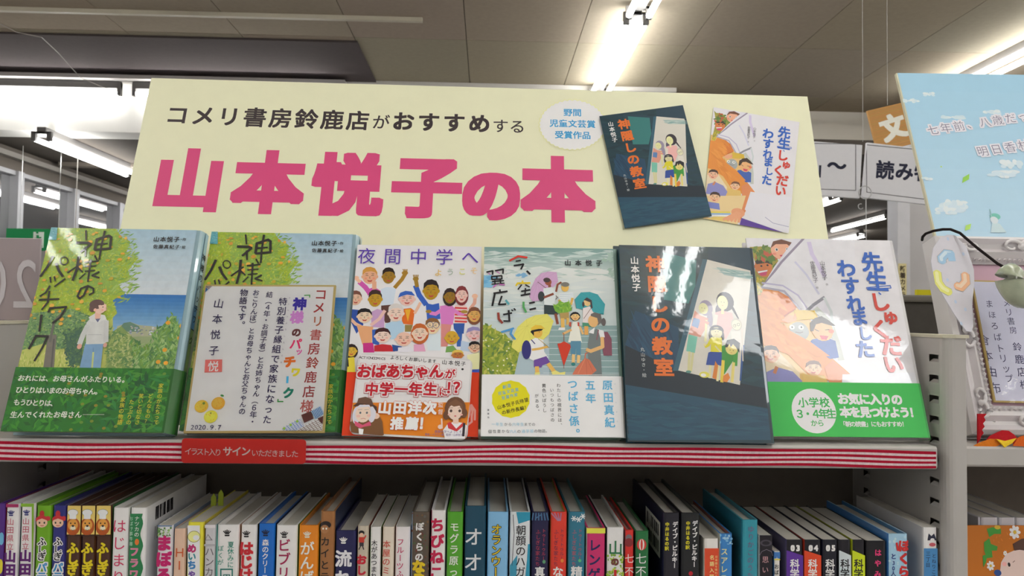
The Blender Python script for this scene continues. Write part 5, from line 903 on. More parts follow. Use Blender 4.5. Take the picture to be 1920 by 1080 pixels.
mw = g1.matrix_world.copy(); mw.translation = Vector((p2.x-.004, f1[0].y+.0135, f1[0].z)); g2.matrix_world = mw
# crowd book
f3 = frame(641, 902, 818, LEAN, .011, dy=-.001); w3, h3 = sizef(f3, (903, 463))
b3 = face_book(f3, (w3, h3), .011, 'white book with a cheering crowd painted on its cover and a red lower part', (225, 223, 225), (226, 66, 30), spine=(226, 80, 50), hard=0, mat='satin', right_round=False)
P = Print(*f3, w3, h3); art_crowd(P); P.build('cover_picture', 'satin', kid(b3, 'cover'))
# umbrella book
f4 = frame(902, 1168, 820, LEAN, .014); w4, h4 = sizef(f4, (1152, 467))
b4 = face_book(f4, (w4, h4), .014, 'pale green book with children under umbrellas on steps and a white paper band', (150, 180, 170), (170, 195, 180), spine=(150, 182, 168), mat='satin')
P = Print(*f4, w4-.0015, h4); art_umbrella(P); P.build('cover_picture', 'satin', kid(b4, 'cover'))
hb = size(*f4, (902, 704))[1]; o, yb = band(None, b4, w4, hb, .014, (236, 236, 236), 'satin')
P = Print(*f4, w4-.002, hb, y0=yb-.0002); art_umbrella_band(P); P.build('band_print', 'satin', o)
# classroom book and a copy behind it
f5 = frame(1177, 1444, 828, LEAN, .010, rot=-.006, dy=-.001); w5, h5 = size(*f5, (1408, 465))
def classroom(lab):
    rt_ = face_book(f5, (w5, h5), .010, lab, (24, 52, 64), (34, 80, 92), spine=(30, 70, 84))
    P = Print(*f5, w5-.0015, h5); art_classroom(P); P.build('cover_picture', 'gloss', kid(rt_, 'cover'))
    return rt_
c5 = classroom('dark teal glossy book with orange title and children in a bright doorway, front copy')
c5b = copy_tree(c5); c5b['label'] = 'second dark teal book, only a strip of it showing left behind the glossy front copy'
m5 = c5.matrix_world.copy(); m5.translation = f5[0]+Vector((-.0038, .0118, -.0))+Vector((0, 0, -.0)); c5b.matrix_world = m5
# homework book
f6 = frame(1442, 1748, 828, LEAN, .016, dy=.0245)
O6, U6, V6 = f6; q = size(*f6, (1748, 827)); w6, h6 = size(*f6, (1665, 451)); w6 = (w6+q[0])/2; z6 = O6.z
b6 = face_book(f6, (w6, h6), .014, 'white book with blue and red brush title, orange arm and bright green band', (226, 224, 226), (226, 224, 226), spine=(226, 224, 228), mat='gloss')
P = Print(*f6, w6-.0015, h6); art_homework(P); P.build('cover_picture', 'gloss', kid(b6, 'cover'))
hb = size(*f6, (1600, 719))[1]; o, yb = band(None, b6, w6, hb, .014, (60, 176, 80), 'gloss')
P = Print(*f6, w6-.002, hb, y0=yb-.0002); art_homework_band(P); P.build('band_print', 'satin', o)
# signed card in a clear sleeve leaning on the second grove book
def lean_on(O0, U0, V0, off, bl, rot):
    Nn = U0.cross(V0); O_ = O0+Nn*off; u, v = size(O_, U0, V0, bl); O_ = O_+U0*u+V0*v
    O_ = O_+V0*max(0, (ZB+.0006-O_.z)/V0.z)
    return O_, U0*math.cos(rot)+V0*math.sin(rot), V0*math.cos(rot)-U0*math.sin(rot)
O, U2, V2 = lean_on(mw.translation, f1[1], f1[2], .009, (344, 812), .012)
cw = (size(O, U2, V2, (627, 540))[0]+size(O, U2, V2, (610, 815))[0])/2; chh = (size(O, U2, V2, (373, 527))[1]+size(O, U2, V2, (627, 541))[1])/2
rt_ = root_at('signed_card', O, U2, V2, 'handwritten greeting card with gold edge and orange drawings in a clear sleeve', 'card')
MB().box(0, cw, 0, .0028, 0, chh, lin((206, 184, 120))).build('card_board', 'matte', rt_, world=False)
P = Print(O+U2*.0018+V2*.0018, U2, V2, cw-.0036, chh-.0036, gain=1.5); art_card(P)
P.mb.v = [(p[0]+.0018, p[1], p[2]+.0018) for p in P.mb.v]; P.build('handwriting', 'matte', kid(rt_, 'card_board'))
m = MB(); m.add([(-.004, -.0022, -.0015), (cw+.004, -.0022, -.0015), (cw+.004, -.0022, chh+.003), (-.004, -.0022, chh+.003)], [(0, 1, 2, 3)], WHITE); m.build('clear_sleeve', 'film', rt_, world=False)
# notice card in front of the crowd book
O, U2, V2 = lean_on(*f3, .0035, (654, 814), -.045); pw = size(O, U2, V2, (876, 826))[0]; ph = size(O, U2, V2, (668, 661))[1]
rt_ = root_at('notice_card', O, U2, V2, 'rounded white and orange notice card with big red letters in front of the crowd book', 'card')
MB().prism(rrect(pw, ph, .006), 0, .0007, lin((226, 224, 224)), axis='y').build('card', 'satin', rt_, world=False)
P = Print(O, U2, V2, pw, ph); P.y = -.0002; art_pop(P)
# trim the print to the rounded corners
def inside(p, w_, h_, r):
    x, z = p[0], p[2]
    for cx, cz in ((r, r), (w_-r, r), (r, h_-r), (w_-r, h_-r)):
        if (x < r or x > w_-r) and (z < r or z > h_-r) and abs(x-cx) <= r+1e-6 and abs(z-cz) <= r+1e-6:
            d = math.hypot(x-cx, z-cz)
            if d > r: return (cx+(x-cx)*r/d, p[1], cz+(z-cz)*r/d)
    return p
P.mb.v = [inside(p, pw, ph, .006) for p in P.mb.v]
P.build('card_print', 'satin', kid(rt_, 'card'))
# the yellow poster board behind the books
YP = .752; zp = ZB+.0012
aL = onY(300, 640, YP); L_ = math.radians(18.4); Vp = Vector((0, math.sin(L_), math.cos(L_))); Up = Vector((1, 0, 0))
rp = -.006; U2 = Up*math.cos(rp)+Vp*math.sin(rp); V2 = Vp*math.cos(rp)-Up*math.sin(rp)
O = Vector((0, YP, zp)); TL = size(O, U2, V2, (282, 151)); TR = size(O, U2, V2, (1517, 180)); BL = size(O, U2, V2, (230, 425)); BR = size(O, U2, V2, (1547, 445))
xl, xr = (TL[0]+BL[0])/2, (TR[0]+BR[0])/2; hp = (TL[1]+TR[1])/2; O = O+U2*xl+Vector((0, 0, .0035)); pwid = xr-xl; hp -= .003
rt_ = root_at('poster_board', O, U2, V2, 'large pale yellow poster board with pink title lettering behind the facing books', 'poster')
MB().box(0, pwid, 0, .004, 0, hp, lin((228, 226, 188), 1.3)).build('board', 'satin', rt_, world=False)
P = Print(O, U2, V2, pwid, hp, gain=1.3); art_poster(P); P.build('poster_lettering', 'satin', kid(rt_, 'board'))
print('poster', TL, TR, BL, BR, pwid, hp)
def minicover(fr, wh, art, quad, nm, y0, sh=None):
    q = [ (lambda p: p)(size(O, U2, V2, (950+x/3.0476, 150+y/3.0476))) for x, y in quad]   # TL TR BR BL
    Pq = Print(*fr, *wh, gain=1.15, step=1e-6)
    def aff(u, v):
        s_, t_ = u/wh[0], 1-v/wh[1]; tl, tr, br, bl = q
        a = (tl[0]+(tr[0]-tl[0])*s_, tl[1]+(tr[1]-tl[1])*s_); b_ = (bl[0]+(br[0]-bl[0])*s_, bl[1]+(br[1]-bl[1])*s_)
        return (a[0]+(b_[0]-a[0])*t_, a[1]+(b_[1]-a[1])*t_)
    Pq.aff = aff; Pq.y = y0; art(Pq); return Pq.build(nm, 'satin', kid(rt_, 'board'))
minicover(f6, (w6, h6), art_homework, [(1180, 160), (1670, 245), (1608, 880), (1118, 795)], 'printed_cover', -.0016)['label'] = 'printed picture of the white book with the orange arm'
minicover(f5, (w5, h5), art_classroom, [(527, 215), (1003, 152), (1168, 785), (672, 856)], 'printed_cover', -.0030)['label'] = 'printed picture of the dark teal book'
# ------------------------------------------------------------------ right-hand bay: sky poster, ornate frame, pendant, leaves
YQ = .80; L_ = math.radians(20); V_ = Vector((0, math.sin(L_), math.cos(L_))); rq = .012
U2 = Vector((1, 0, 0))*math.cos(rq)+V_*math.sin(rq); V2 = V_*math.cos(rq)-Vector((1, 0, 0))*math.sin(rq)
O = Vector((0, YQ, ZR+.003)); TL = size(O, U2, V2, (1681, 137)); BL = size(O, U2, V2, (1742, 400)); xl = (TL[0]+BL[0])/2; O = O+U2*xl; hq = TL[1]; wq = .50
rt_ = root_at('sky_poster', O, U2, V2, 'light blue poster with clouds and faint grey lettering at the right edge', 'poster')
MB().box(0, wq, 0, .004, 0, hq, lin((222, 218, 190))).build('board', 'matte', rt_, world=False)
P = Print(O, U2, V2, wq, hq, gain=1.2); P.crop(1640, 140, 3)
P.up(); n = 16
for i in range(n):
    a, b_ = hq*i/n, hq*(i+1)/n; t = i/(n-1); c = [(198, 218, 232)[j]*(1-t)+(160, 200, 222)[j]*t for j in range(3)]; P.emit([(.0015, a), (wq, a), (wq, b_), (.0015, b_)], lin(c, 1.2))
for cl in ([(150, 150), (30, 16)], [(205, 150), (44, 16)], [(305, 112), (30, 14)], [(440, 240), (70, 16)], [(660, 215), (60, 20)], [(430, 745), (90, 45)], [(480, 730), (60, 30)], [(400, 770), (60, 26)], [(720, 560), (90, 22)], [(770, 510), (60, 34)], [(700, 570), (60, 16)], [(290, 590), (30, 14)]):
    (x, y), (a, b_) = cl
    for k in range(12): P.ell(x+R.uniform(-.8, .8)*a, y+R.uniform(-.6, .5)*b_, a*R.uniform(.2, .45), b_*R.uniform(.3, .6), R.choice([(205, 221, 233), (200, 218, 232), (214, 224, 234)]))
T = lambda st, a, b_, s_: (P.text(st, a, b_, s_, (222, 220, 232), .13, rot=.1), P.text(st, a, b_, s_, (120, 118, 140), -.006, rot=.1))
T('七年前、八歳だった', (325, 312), (905, 225), 66); T('明日香村', (605, 432), (835, 398), 66)
P.poly([(490, 612), (495, 580), (530, 560), (528, 590)], (150, 205, 90)); P.poly([(505, 880), (510, 850), (540, 840), (535, 870)], (175, 215, 110)); P.ell(372, 520, 5, 4, (190, 215, 110))
P.poly([(650, 890), (660, 830), (700, 840), (740, 890)], (190, 210, 215)); P.ell(675, 800, 30, 20, (120, 190, 175)); P.ell(670, 820, 22, 22, (205, 215, 220)); P.stroke([(645, 760), (655, 800)], 6, (150, 190, 190))
P.build('poster_print', 'satin', kid(rt_, 'board'))
# ornate white frame
L_ = math.radians(17); V_ = Vector((0, math.sin(L_), math.cos(L_))); rq = .0; U2 = Vector((1, 0, 0)); V2 = V_
tf = .024; O = Vector((0, .731, ZR+.0075)); TLf = size(O, U2, V2, (1752, 442)); O = O+U2*TLf[0]; hf = TLf[1]; wf = .21
BLp = size(O, U2, V2, (1843, 800)); print('frame', TLf, BLp)
FWc = lin((226, 222, 222)); FW2 = lin((212, 206, 208))
rt_ = root_at('ornate_picture', O, U2, V2, 'white ornate moulded surround with scrolls and a pink mat, at the right edge', 'picture')
rw = .029
def rail(name, a, b_, inward):
    """moulded rail between two corners; profile steps inward"""
    m = MB(); prof = [(0, 0), (.004, -.004), (.009, -.001), (.013, .002), (.018, -.002), (.023, .003), (rw, .006)]
    for i in range(len(prof)-1):
        (d0, y0), (d1, y1) = prof[i], prof[i+1]
        def pt(c, d, e): return (c[0]+e[0]*d, c[1]+e[1]*d)
        p = [pt(a, d0, inward[0]), pt(b_, d0, inward[1]), pt(b_, d1, inward[1]), pt(a, d1, inward[0])]
        m.add([(p[0][0], y0, p[0][1]), (p[1][0], y0, p[1][1]), (p[2][0], y1, p[2][1]), (p[3][0], y1, p[3][1])], [(0, 1, 2, 3)], FWc if i % 2 == 0 else FW2)
        if i == 0: m.add([(p[0][0], y0, p[0][1]), (p[1][0], y0, p[1][1]), (p[1][0], tf, p[1][1]), (p[0][0], tf, p[0][1])], [(0, 1, 2, 3)], FWc)
    # bead row
    n = 40
    for i in range(n):
        t = (i+.5)/n; cx = a[0]+(b_[0]-a[0])*t+(inward[0][0]+inward[1][0])*.5*.0255; cz = a[1]+(b_[1]-a[1])*t+(inward[0][1]+inward[1][1])*.5*.0255; r = .0019
        m.add([(cx-r, .002, cz), (cx, .002, cz+r), (cx+r, .002, cz), (cx, .002, cz-r), (cx, -.0012, cz)], [(0, 1, 4), (1, 2, 4), (2, 3, 4), (3, 0, 4)], FWc)
    return m.build(name, 'paint', rt_, world=False)
rail('frame_rail', (0, hf), (wf, hf), ((1, -1), (-1, -1))); rail('frame_rail', (0, 0), (0, hf), ((1, 1), (1, -1))); rail('frame_rail', (0, 0), (wf, 0), ((1, 1), (-1, 1))); rail('frame_rail', (wf, 0), (wf, hf), ((-1, 1), (-1, -1)))
# scroll ornaments raised on the rails
def scroll(cx, cz, s_, fl=1, vert=False):
    m = MB()
    for k in (-1, 1):
        pts = []
        for i in range(15):
            t = i/14; a = t*math.pi*1.9; r = s_*(1-t*.75)
            x, z = k*(s_*.9-r*math.cos(a)), fl*r*math.sin(a)*.7
            if vert: x, z = z, x
            pts.append((cx+x, -.004+.0015*t, cz+z))
        m.tube(pts, [.0022*(1-.5*i/14) for i in range(15)], FWc, n=6)
    a = [(cx+s_*.35*math.cos(q), -.003, cz+s_*.35*math.sin(q)) for q in [i*math.pi/4 for i in range(8)]]
    m.add(a+[(cx, -.0085, cz)], [(i, (i+1) % 8, 8) for i in range(8)], FWc)
    return m.build('scroll_ornament', 'paint', rt_, smooth=True, world=False)
scroll(wf*.42, hf-.012, .011); scroll(wf*.9, hf-.012, .011); scroll(wf*.13, hf-.012, .009, -1); scroll(.012, hf*.5, .011, 1, True); scroll(wf*.30, .012, .010); scroll(wf*.55, .012, .010, -1); scroll(.013, .03, .009, 1, True)
MB().box(rw-.002, wf-rw+.002, .008, .010, rw-.002, hf-rw+.002, lin((214, 178, 194))).build('pink_mat', 'matte', rt_, world=False)
MB().box(.001, wf-.001, .011, tf-.001, .001, hf-.001, FW2).build('backing', 'matte', rt_, world=False)
# handwritten card in the frame
c0 = size(O, U2, V2, (1860, 757)); c1 = size(O, U2, V2, (1822, 523))
ch0, cwid = max(c0[1], rw+.003), wf-rw-.004-max((c0[0]+c1[0])/2, rw+.0015) if False else .125; chh2 = c1[1]-ch0; x0 = max((c0[0]+c1[0])/2, rw+.0015)
rot = -.012; Uc = U2*math.cos(rot)+V2*math.sin(rot); Vc = V2*math.cos(rot)-U2*math.sin(rot); Oc = O+U2*x0+V2*ch0-Vector((0, -1, 0))*0 + U2.cross(V2)*(.0)
Nn = U2.cross(V2); Oc = Oc-Nn*.0035
rc = root_at('framed_card', Oc, Uc, Vc, 'white card with gold edge and grey brush handwriting inside the ornate frame', 'card')
MB().box(0, cwid, 0, .0025, 0, chh2, lin((204, 178, 112))).build('card_board', 'matte', rc, world=False)
P = Print(Oc+Uc*.0015+Vc*.0015, Uc, Vc, cwid-.003, chh2-.003); P.full((216, 216, 232)); P.crop(1700, 420, 2.571)
P.text('コメリ書房', (470, 340), (512, 512), 38, (70, 70, 105), .0, vert=True, jit=.06); P.text('鈴鹿店様', (532, 592), (566, 775), 46, (70, 70, 105), .008, vert=True, jit=.06); P.text('まほろば', (397, 385), (437, 545), 38, (70, 70, 105), .0, vert=True, jit=.05); P.text('トリップ', (450, 600), (492, 745), 42, (70, 70, 105), 0, vert=True, jit=.05); P.text('倉本由布', (372, 560), (425, 790), 54, (70, 70, 105), .004, vert=True, jit=.05)
P.mb.v = [(p[0]+.0015, p[1], p[2]+.0015) for p in P.mb.v]; P.build('handwriting', 'matte', kid(rc, 'card_board'))
MB().add([(-.002, -.0022, -.001), (cwid+.002, -.0022, -.001), (cwid+.002, -.0022, chh2+.001), (-.002, -.0022, chh2+.001)], [(0, 1, 2, 3)], WHITE).build('clear_sleeve', 'film', rc, world=False)
# oval paper tag with three painted beads
Ot = O-Nn*-.0; Ot = O+Nn*.009
tp = [(1790, 441), (1812, 462), (1826, 505), (1827, 530), (1823, 570), (1825, 612), (1821, 622), (1812, 621), (1790, 590), (1765, 548), (1750, 515), (1746, 490), (1750, 465), (1762, 447), (1776, 440)]
lp = [size(Ot, U2, V2, p) for p in tp]; mnx = min(p[0] for p in lp); mnz = min(p[1] for p in lp)
Oo = Ot+U2*mnx+V2*mnz; rt2 = root_at('paper_tag', Oo, U2, V2, 'white teardrop paper tag with three painted jelly-like beads over the frame corner', 'tag')
MB().prism([(p[0]-mnx, p[1]-mnz) for p in lp], 0, .0012, lin((224, 222, 230)), axis='y').build('tag_card', 'matte', rt2, world=False)
P = Print(Oo, U2, V2, .2, .2); P.y = -.0002; P.crop(1700, 420, 2.571)
def bean(cx, cy, pts, c, c2): P.stroke(pts, 42, (170, 165, 160)); P.stroke(pts, 38, c); [P.ell(x, y, 19, 19, c) for x, y in pts]; P.stroke([(x-3, y-4) for x, y in pts], 16, c2); [P.ell(x-3, y-4, 8, 8, c2) for x, y in pts]; P.ell(pts[0][0], pts[0][1], 6, 6, c2)
bean(0, 0, [(212, 145), (190, 142), (168, 165), (170, 176)], (160, 196, 222), (205, 222, 236)); P.stroke([(212, 145), (218, 172)], 34, (160, 196, 222)); bean(0, 0, [(147, 240), (152, 280), (175, 312), (200, 326)], (222, 222, 120), (232, 232, 170)); bean(0, 0, [(282, 250), (285, 280), (262, 305), (246, 300)], (232, 180, 140), (240, 206, 180))
for x, y in ((198, 72), (272, 145), (196, 270), (235, 375), (262, 480), (282, 412)): P.ell(x, y, 6, 9, (190, 205, 225))
P.build('bead_picture', 'satin', kid(rt2, 'tag_card'))
# black cord and stone pendant
rt3 = empty('pendant', onY(1900, 560, .70), 'pale green curved stone pendant hanging on a black cord at the right edge', 'pendant')
cp = []
for (x, y, Y) in ((1729, 450, .826), (1730, 444, .812), (1736, 438, .802), (1750, 433, .793), (1768, 430, .788), (1782, 430, .784), (1800, 437, .776), (1830, 463, .762), (1870, 494, .745), (1897, 509, .732)): cp.append(onY(x, y, Y))
MB().tube(cp, .0014, lin((42, 36, 36)), n=8).build('cord', 'cloth', rt3, smooth=True)
pp = [(1906, 506), (1893, 520), (1898, 540), (1908, 557), (1924, 562), (1945, 550), (1955, 530)]; pr = [.0085, .0125, .0115, .0095, .0080, .006, .003]
cr_ = []; rr_ = []
for i in range(len(pp)-1):
    for t in (0, .25, .5, .75):
        g4 = [pp[max(i-1, 0)], pp[i], pp[i+1], pp[min(i+2, len(pp)-1)]]
        cr_.append(tuple(.5*(2*g4[1][k]+(g4[2][k]-g4[0][k])*t+(2*g4[0][k]-5*g4[1][k]+4*g4[2][k]-g4[3][k])*t*t+(3*g4[1][k]-g4[0][k]-3*g4[2][k]+g4[3][k])*t**3) for k in (0, 1))); rr_.append(pr[i]+(pr[i+1]-pr[i])*t)
MB().tube([onY(x, y, .722) for x, y in cr_], rr_, lin((176, 184, 158)), n=18).build('stone', 'stone', rt3, smooth=True)
# felt maple garland lying on the board in front of the frame
def leaf(name, lab, pts, Y0, Y1, col, veins=True):
    z = [onY(x, y, Y0+(Y1-Y0)*t) for (x, y, t) in pts]; m = MB(); n = len(z); c = lin(col)
    m.add([tuple(p) for p in z]+[(p.x, p.y+.0012, p.z) for p in z], [tuple(range(n)), tuple(range(n, 2*n))[::-1]]+[(i, (i+1) % n, n+(i+1) % n, n+i) for i in range(n)], c)
    o = m.build(name, 'cloth'); return tag(o, lab, 'leaf', 'felt autumn leaves in front of the frame')
leaf('felt_leaf', 'upright crimson felt leaf with a zigzag edge beside the grey upright', [(1833, 776, 1)]+[(1850-(i % 2)*4-i*.9, 776+i*6, 1-i*.1) for i in range(8)]+[(1838, 824, 0), (1833, 832, 0)], .712, .722, (172, 32, 40))
leaf('felt_leaf', 'rounded crimson felt leaf heaped in the middle of the garland', [(1850, 826, .2), (1856, 818, .5), (1868, 812, .8), (1880, 807, 1), (1892, 808, 1), (1902, 815, .8), (1910, 824, .4), (1900, 832, 0), (1870, 834, 0)], .712, .728, (176, 30, 38))
leaf('felt_leaf', 'orange felt leaf lying along the shelf edge at the left of the garland', [(1826, 836, 0), (1840, 829, .4), (1858, 823, .8), (1875, 824, .6), (1882, 831, .2), (1868, 837, 0), (1845, 839, 0)], .706, .712, (206, 116, 36))
leaf('felt_leaf', 'small pointed yellow felt leaf in front of the crimson ones', [(1868, 823, .6), (1886, 827, .8), (1906, 822, .8), (1898, 831, .4), (1884, 839, 0), (1877, 831, .2)], .703, .710, (226, 190, 50))
leaf('felt_leaf', 'rust orange felt leaf at the photo edge beside the yellow one', [(1900, 836, 0), (1908, 822, .7), (1916, 818, 1), (1930, 816, 1), (1940, 828, .5), (1935, 838, 0)], .704, .712, (200, 92, 34))
# books in the right bay
GR2 = 'white spines in the neighbouring bay'
xw = [(1833.5, 1838), (1839, 1872), (1873, 1905), (1906, 1940)]
for i, (a, b_) in enumerate(xw):
    its = [('e', (a+b_)/2-(6 if i else 0), 1000, 5, 8, (70, 90, 170))] if i != 2 else []
    r_, xa, xb, zt = book(a, b_, 970+i*.3, (222, 220, 226), (200, 200, 205), (200, 200, 205), ['sliver of a white spine touching the grey upright in the right bay', 'first broad white spine in the right bay, above the orange cover', 'second broad white spine in the right bay', 'white spine cut by the right edge of the photo'][i], its, 0, ys=.765, grp=GR2, yref=980, depth=.115)
f9z = ZL+.0005; Lq = math.radians(12); Vq = Vector((0, math.sin(Lq), math.cos(Lq))); O9 = onY(1834, 1050, .715); O9 = Vector((XR2+.0012, .713, f9z+.004))
h9 = size(O9, Vector((1, 0, 0)), Vq, (1860, 985))[1]; w9 = .13
r9 = root_at('picture_book', O9, Vector((1, 0, 0)), Vq, 'orange picture book with green leaves, daisies and a pale face, lower right', 'book')
pr9 = rrect(w9, h9, .012)
MB().prism(pr9, 0, .006, lin((206, 120, 38)), axis='y').build('cover', 'satin', r9, world=False, bevel=.0005)
MB().prism([(p[0]*.98+.001, p[1]*.98+.001) for p in pr9], .0062, .009, PAGE, axis='y').build('page_block', 'matte', r9, world=False)
P = Print(O9, Vector((1, 0, 0)), Vq, w9, h9); P.y = -.0002; P.crop(1820, 740, 3.18)
P.scatter([(130, 790), (318, 780), (318, 1080), (130, 1080)], 60, 20, 6, [(214, 128, 44), (198, 112, 34)])
P.poly([(170, 1090), (180, 1000), (210, 950), (290, 915), (400, 900), (400, 1090)], (226, 200, 190)); P.poly([(250, 890), (300, 860), (400, 840), (400, 940), (290, 925), (260, 930)], (88, 60, 50)); P.ell(228, 1013, 8, 12, (40, 32, 34)); P.ell(200, 1010, 14, 12, (232, 170, 165)); P.stroke([(250, 1000), (262, 990)], 3, (120, 80, 70))
for pts in ([(78, 880), (110, 855), (120, 890), (160, 905), (155, 930), (125, 930), (130, 970), (95, 975), (80, 930)], [(70, 960), (100, 950), (90, 1000), (75, 1030)], [(95, 800), (130, 790), (180, 800), (180, 830), (140, 830), (110, 850)]): P.poly(pts, (72, 150, 62))
for x, y, s_ in ((262, 820, 34), (118, 1020, 24), (204, 945, 12)):
    for k in range(7): a = k*math.pi*2/7; P.ell(x+math.cos(a)*s_*.6, y+math.sin(a)*s_*.8, s_*.42, s_*.3, (228, 226, 226), -a)
    P.ell(x, y, s_*.3, s_*.3, (215, 180, 60))
P.ell(160, 1062, 22, 18, (50, 80, 140)); P.ell(158, 790, 18, 12, (220, 180, 60))
P.build('cover_picture', 'satin', kid(r9, 'cover'))
rr = empty('paper_roll', onY(1850, 930, .80), 'small translucent rolled sheet lying on top of the white spines, right bay', 'roll')
zt2 = onY(1860, 970, .765).z
MB().tube([(XR2+.022, .785, zt2+.0095), (XR2+.030, .83, zt2+.0095)], .009, lin((150, 146, 146)), n=16, caps=True).build('rolled_sheet', 'satin', rr, smooth=False)
# ------------------------------------------------------------------ left bay sign seen from behind
p0 = onY(76, 447, .81); zs = ZT+.0035; zt3 = p0.z; xs_ = p0.x
rs = empty('acrylic_sign', (-.66, .81, zs), 'translucent pinkish sign panel at the far left, its number 20 seen mirrored', 'sign')
MB().box(-.86, xs_, .81, .813, zs, zt3, lin((186, 168, 168))).build('panel', 'acrylic', rs, bevel=.0005)
g = MB(); c0 = onY(42, 530, .8094)
for i, ch in enumerate('20'):
    v, f = glyph(ch, .0); s_ = .072
    g.add([(c0.x-i*.030-(p[0]-.3)*s_*.7, .8094, c0.z+(p[1]-.36)*s_) for p in v], f, lin((212, 206, 210)))
g.build('mirrored_number', 'matte', rs)
# left neighbour bay keeps the sign standing
bl_ = empty('bookshelf', (XL-.48, YBk, 0), 'neighbouring grey bookshelf bay at the left, only hinted at the frame edge', 'bookshelf')
shelf(bl_, XL-.92, XL-.0205, ZB); MB().box(XL-.94, XL-.921, YF, YBk, 0, ZT, PAINT).build('side_panel', 'paint', bl_); MB().box(XL-.92, XL-.0205, .795, .808, ZB, ZT+.003, PAINT).build('divider_rail', 'paint', bl_); MB().box(XL-.92, XL-.0205, YF+.03, YBk, 0, ZC-.551, PAINT2).build('base_cabinet', 'paint', bl_)
# ------------------------------------------------------------------ hanging signs and far things
a, b_ = onY(12, 428, 5.4), onY(80, 452, 5.4)
ex = empty('exit_sign', ((a.x+b_.x)/2, 5.4, b_.z), 'green and white exit sign hanging far left above the pinkish panel', 'sign')
zb_ = a.z-.15; MB().box(a.x, a.x+.42, 5.4, 5.44, zb_, a.z, lin((30, 140, 80))).build('sign_face', 'satin', ex)
mm = MB(); xx = a.x+.185; mm.box(xx, xx+.07, 5.397, 5.3999, zb_+.02, a.z-.022, lin((226, 236, 226))); door_ = mm.build('doorway_symbol', 'satin', kid(ex, 'sign_face'))
mm = MB(); g_ = lin((30, 130, 75)); mm.tube([(xx+.03, 5.394, a.z-.045), (xx+.04, 5.394, a.z-.09)], .008, g_, n=6); mm.tube([(xx+.04, 5.394, a.z-.09), (xx+.01, 5.394, a.z-.12)], .006, g_, n=6); mm.tube([(xx+.04, 5.394, a.z-.09), (xx+.06, 5.394, a.z-.125)], .006, g_, n=6); mm.tube([(xx+.01, 5.394, a.z-.07), (xx+.055, 5.394, a.z-.06)], .005, g_, n=6)
mm.tube([(xx+.028, 5.394, a.z-.033), (xx+.028, 5.394, a.z-.023)], .007, g_, n=8); mm.build('running_figure', 'matte', kid(ex, 'sign_face'))
mm = MB()
for dx in (.08, .34): mm.tube([(a.x+dx, 5.42, a.z), (a.x+dx, 5.42, ZFAR)], .002, WHITE, n=6)
mm.build('hanging_rod', 'metal', ex)
# white section signs on the right, hung on clear line
def hang_sign(name, lab, quad, Y, txt, dep=.012, col=(226, 226, 230), ccol=None, border=True, mat='satin'):
    q = [onY(x, y, Y) for x, y in quad]; O = q[3]; U = (q[2]-q[3]); wd = U.length; U.normalize(); V = (q[0]-q[3]); V = (V-U*V.dot(U)); hh_ = V.length; V.normalize()
    r_ = root_at(name, O, U, V, lab, 'sign')
    MB().box(0, wd, 0, dep, 0, hh_, lin(col)).build('sign_board', mat, r_, world=False, bevel=.001)
    P = Print(O, U, V, wd, hh_, gain=1.15); P.crop(1520, 120, 2.455); txt(P, wd, hh_); P.build('sign_print', 'matte', kid(r_, 'sign_board')); return r_, O, U, V, wd, hh_
def t1(P, w_, h_):
    b = (70, 70, 78)
    for s_ in ([(-400, 360), (207, 368), (207, 582), (-400, 560)],): P.stroke([s_[0], s_[1], s_[2], s_[3]], 3, b)
    P.text('」', (58, 484), None, 80, (40, 42, 60), .03); P.text('〜', (120, 468), None, 90, (40, 42, 60), .03)
def t2(P, w_, h_):
    P.stroke([(900, 432), (256, 372), (258, 590), (900, 668)], 3, (70, 70, 78)); P.text('読み物', (342, 488), (520, 500), 86, (40, 42, 62), .03)
s1 = hang_sign('section_sign', 'white hanging section sign ending in a wave dash, beside the poster\'s right edge', [(1380, 254), (1612, 263), (1612, 372), (1380, 355)], 2.6, t1)
s2 = hang_sign('section_sign', 'white hanging section sign reading 読み物, half behind the blue poster', [(1617, 266), (1800, 286), (1800, 390), (1617, 370)], 2.6, t2)
def t3(P, w_, h_):
    for i in range(26): z = h_*i/26; P.lp([(0, z), (w_, z+.004), (w_, z+.008), (0, z+.002)], (196+R.randrange(-8, 8), 146+R.randrange(-6, 6), 82))
    P.text('文庫', (380, 290), (500, 265), 118, (235, 232, 220), .05, rot=.08)
s3 = hang_sign('wooden_sign', 'wood-coloured hanging sign with a white 文, above the white section signs', [(1646, 203), (1760, 160), (1760, 258), (1646, 285)], 2.9, t3, col=(196, 146, 82))
ln = MB(); hang = []
def line_thing(nm, lab, pts, r, col=(222, 222, 220)):
    o = MB().tube(pts, r, lin(col), n=6).build(nm, 'satin'); return tag(o, lab, 'hanging line')
p = onY(1664, 197, 2.9); line_thing('hanging_line', 'thin line holding up the wood-coloured sign', [p, (p.x, 2.9, ZCEIL)], .0005)
hk = onY(1664, 190, 2.9)
p = onY(1616, 266, 2.6); line_thing('hanging_line', 'clear line from the ceiling between the two white section signs', [(p.x+.002, 2.597, p.z+.0), (p.x+.002, 2.597, ZCEIL)], .0005)
pr_ = onY(1622, 361, 2.58); ring = []
rg = empty('wire_hanger', pr_, 'metal ring with a small hook and a long wire below the white signs', 'wire hanger')
MB().tube([(pr_.x+.022*math.cos(t), 2.58, pr_.z+.022*math.sin(t)) for t in [i*math.pi/9 for i in range(19)]], .0018, lin((190, 190, 192)), n=6, caps=False).build('ring', 'metal', rg, smooth=True)
q = onY(1614, 387, 2.58); MB().tube([(q.x+.009*math.cos(t), 2.58, q.z+.009*math.sin(t)) for t in [1.2+i*math.pi/9 for i in range(14)]], .0013, lin((190, 190, 192)), n=6).build('hook', 'metal', rg, smooth=True)
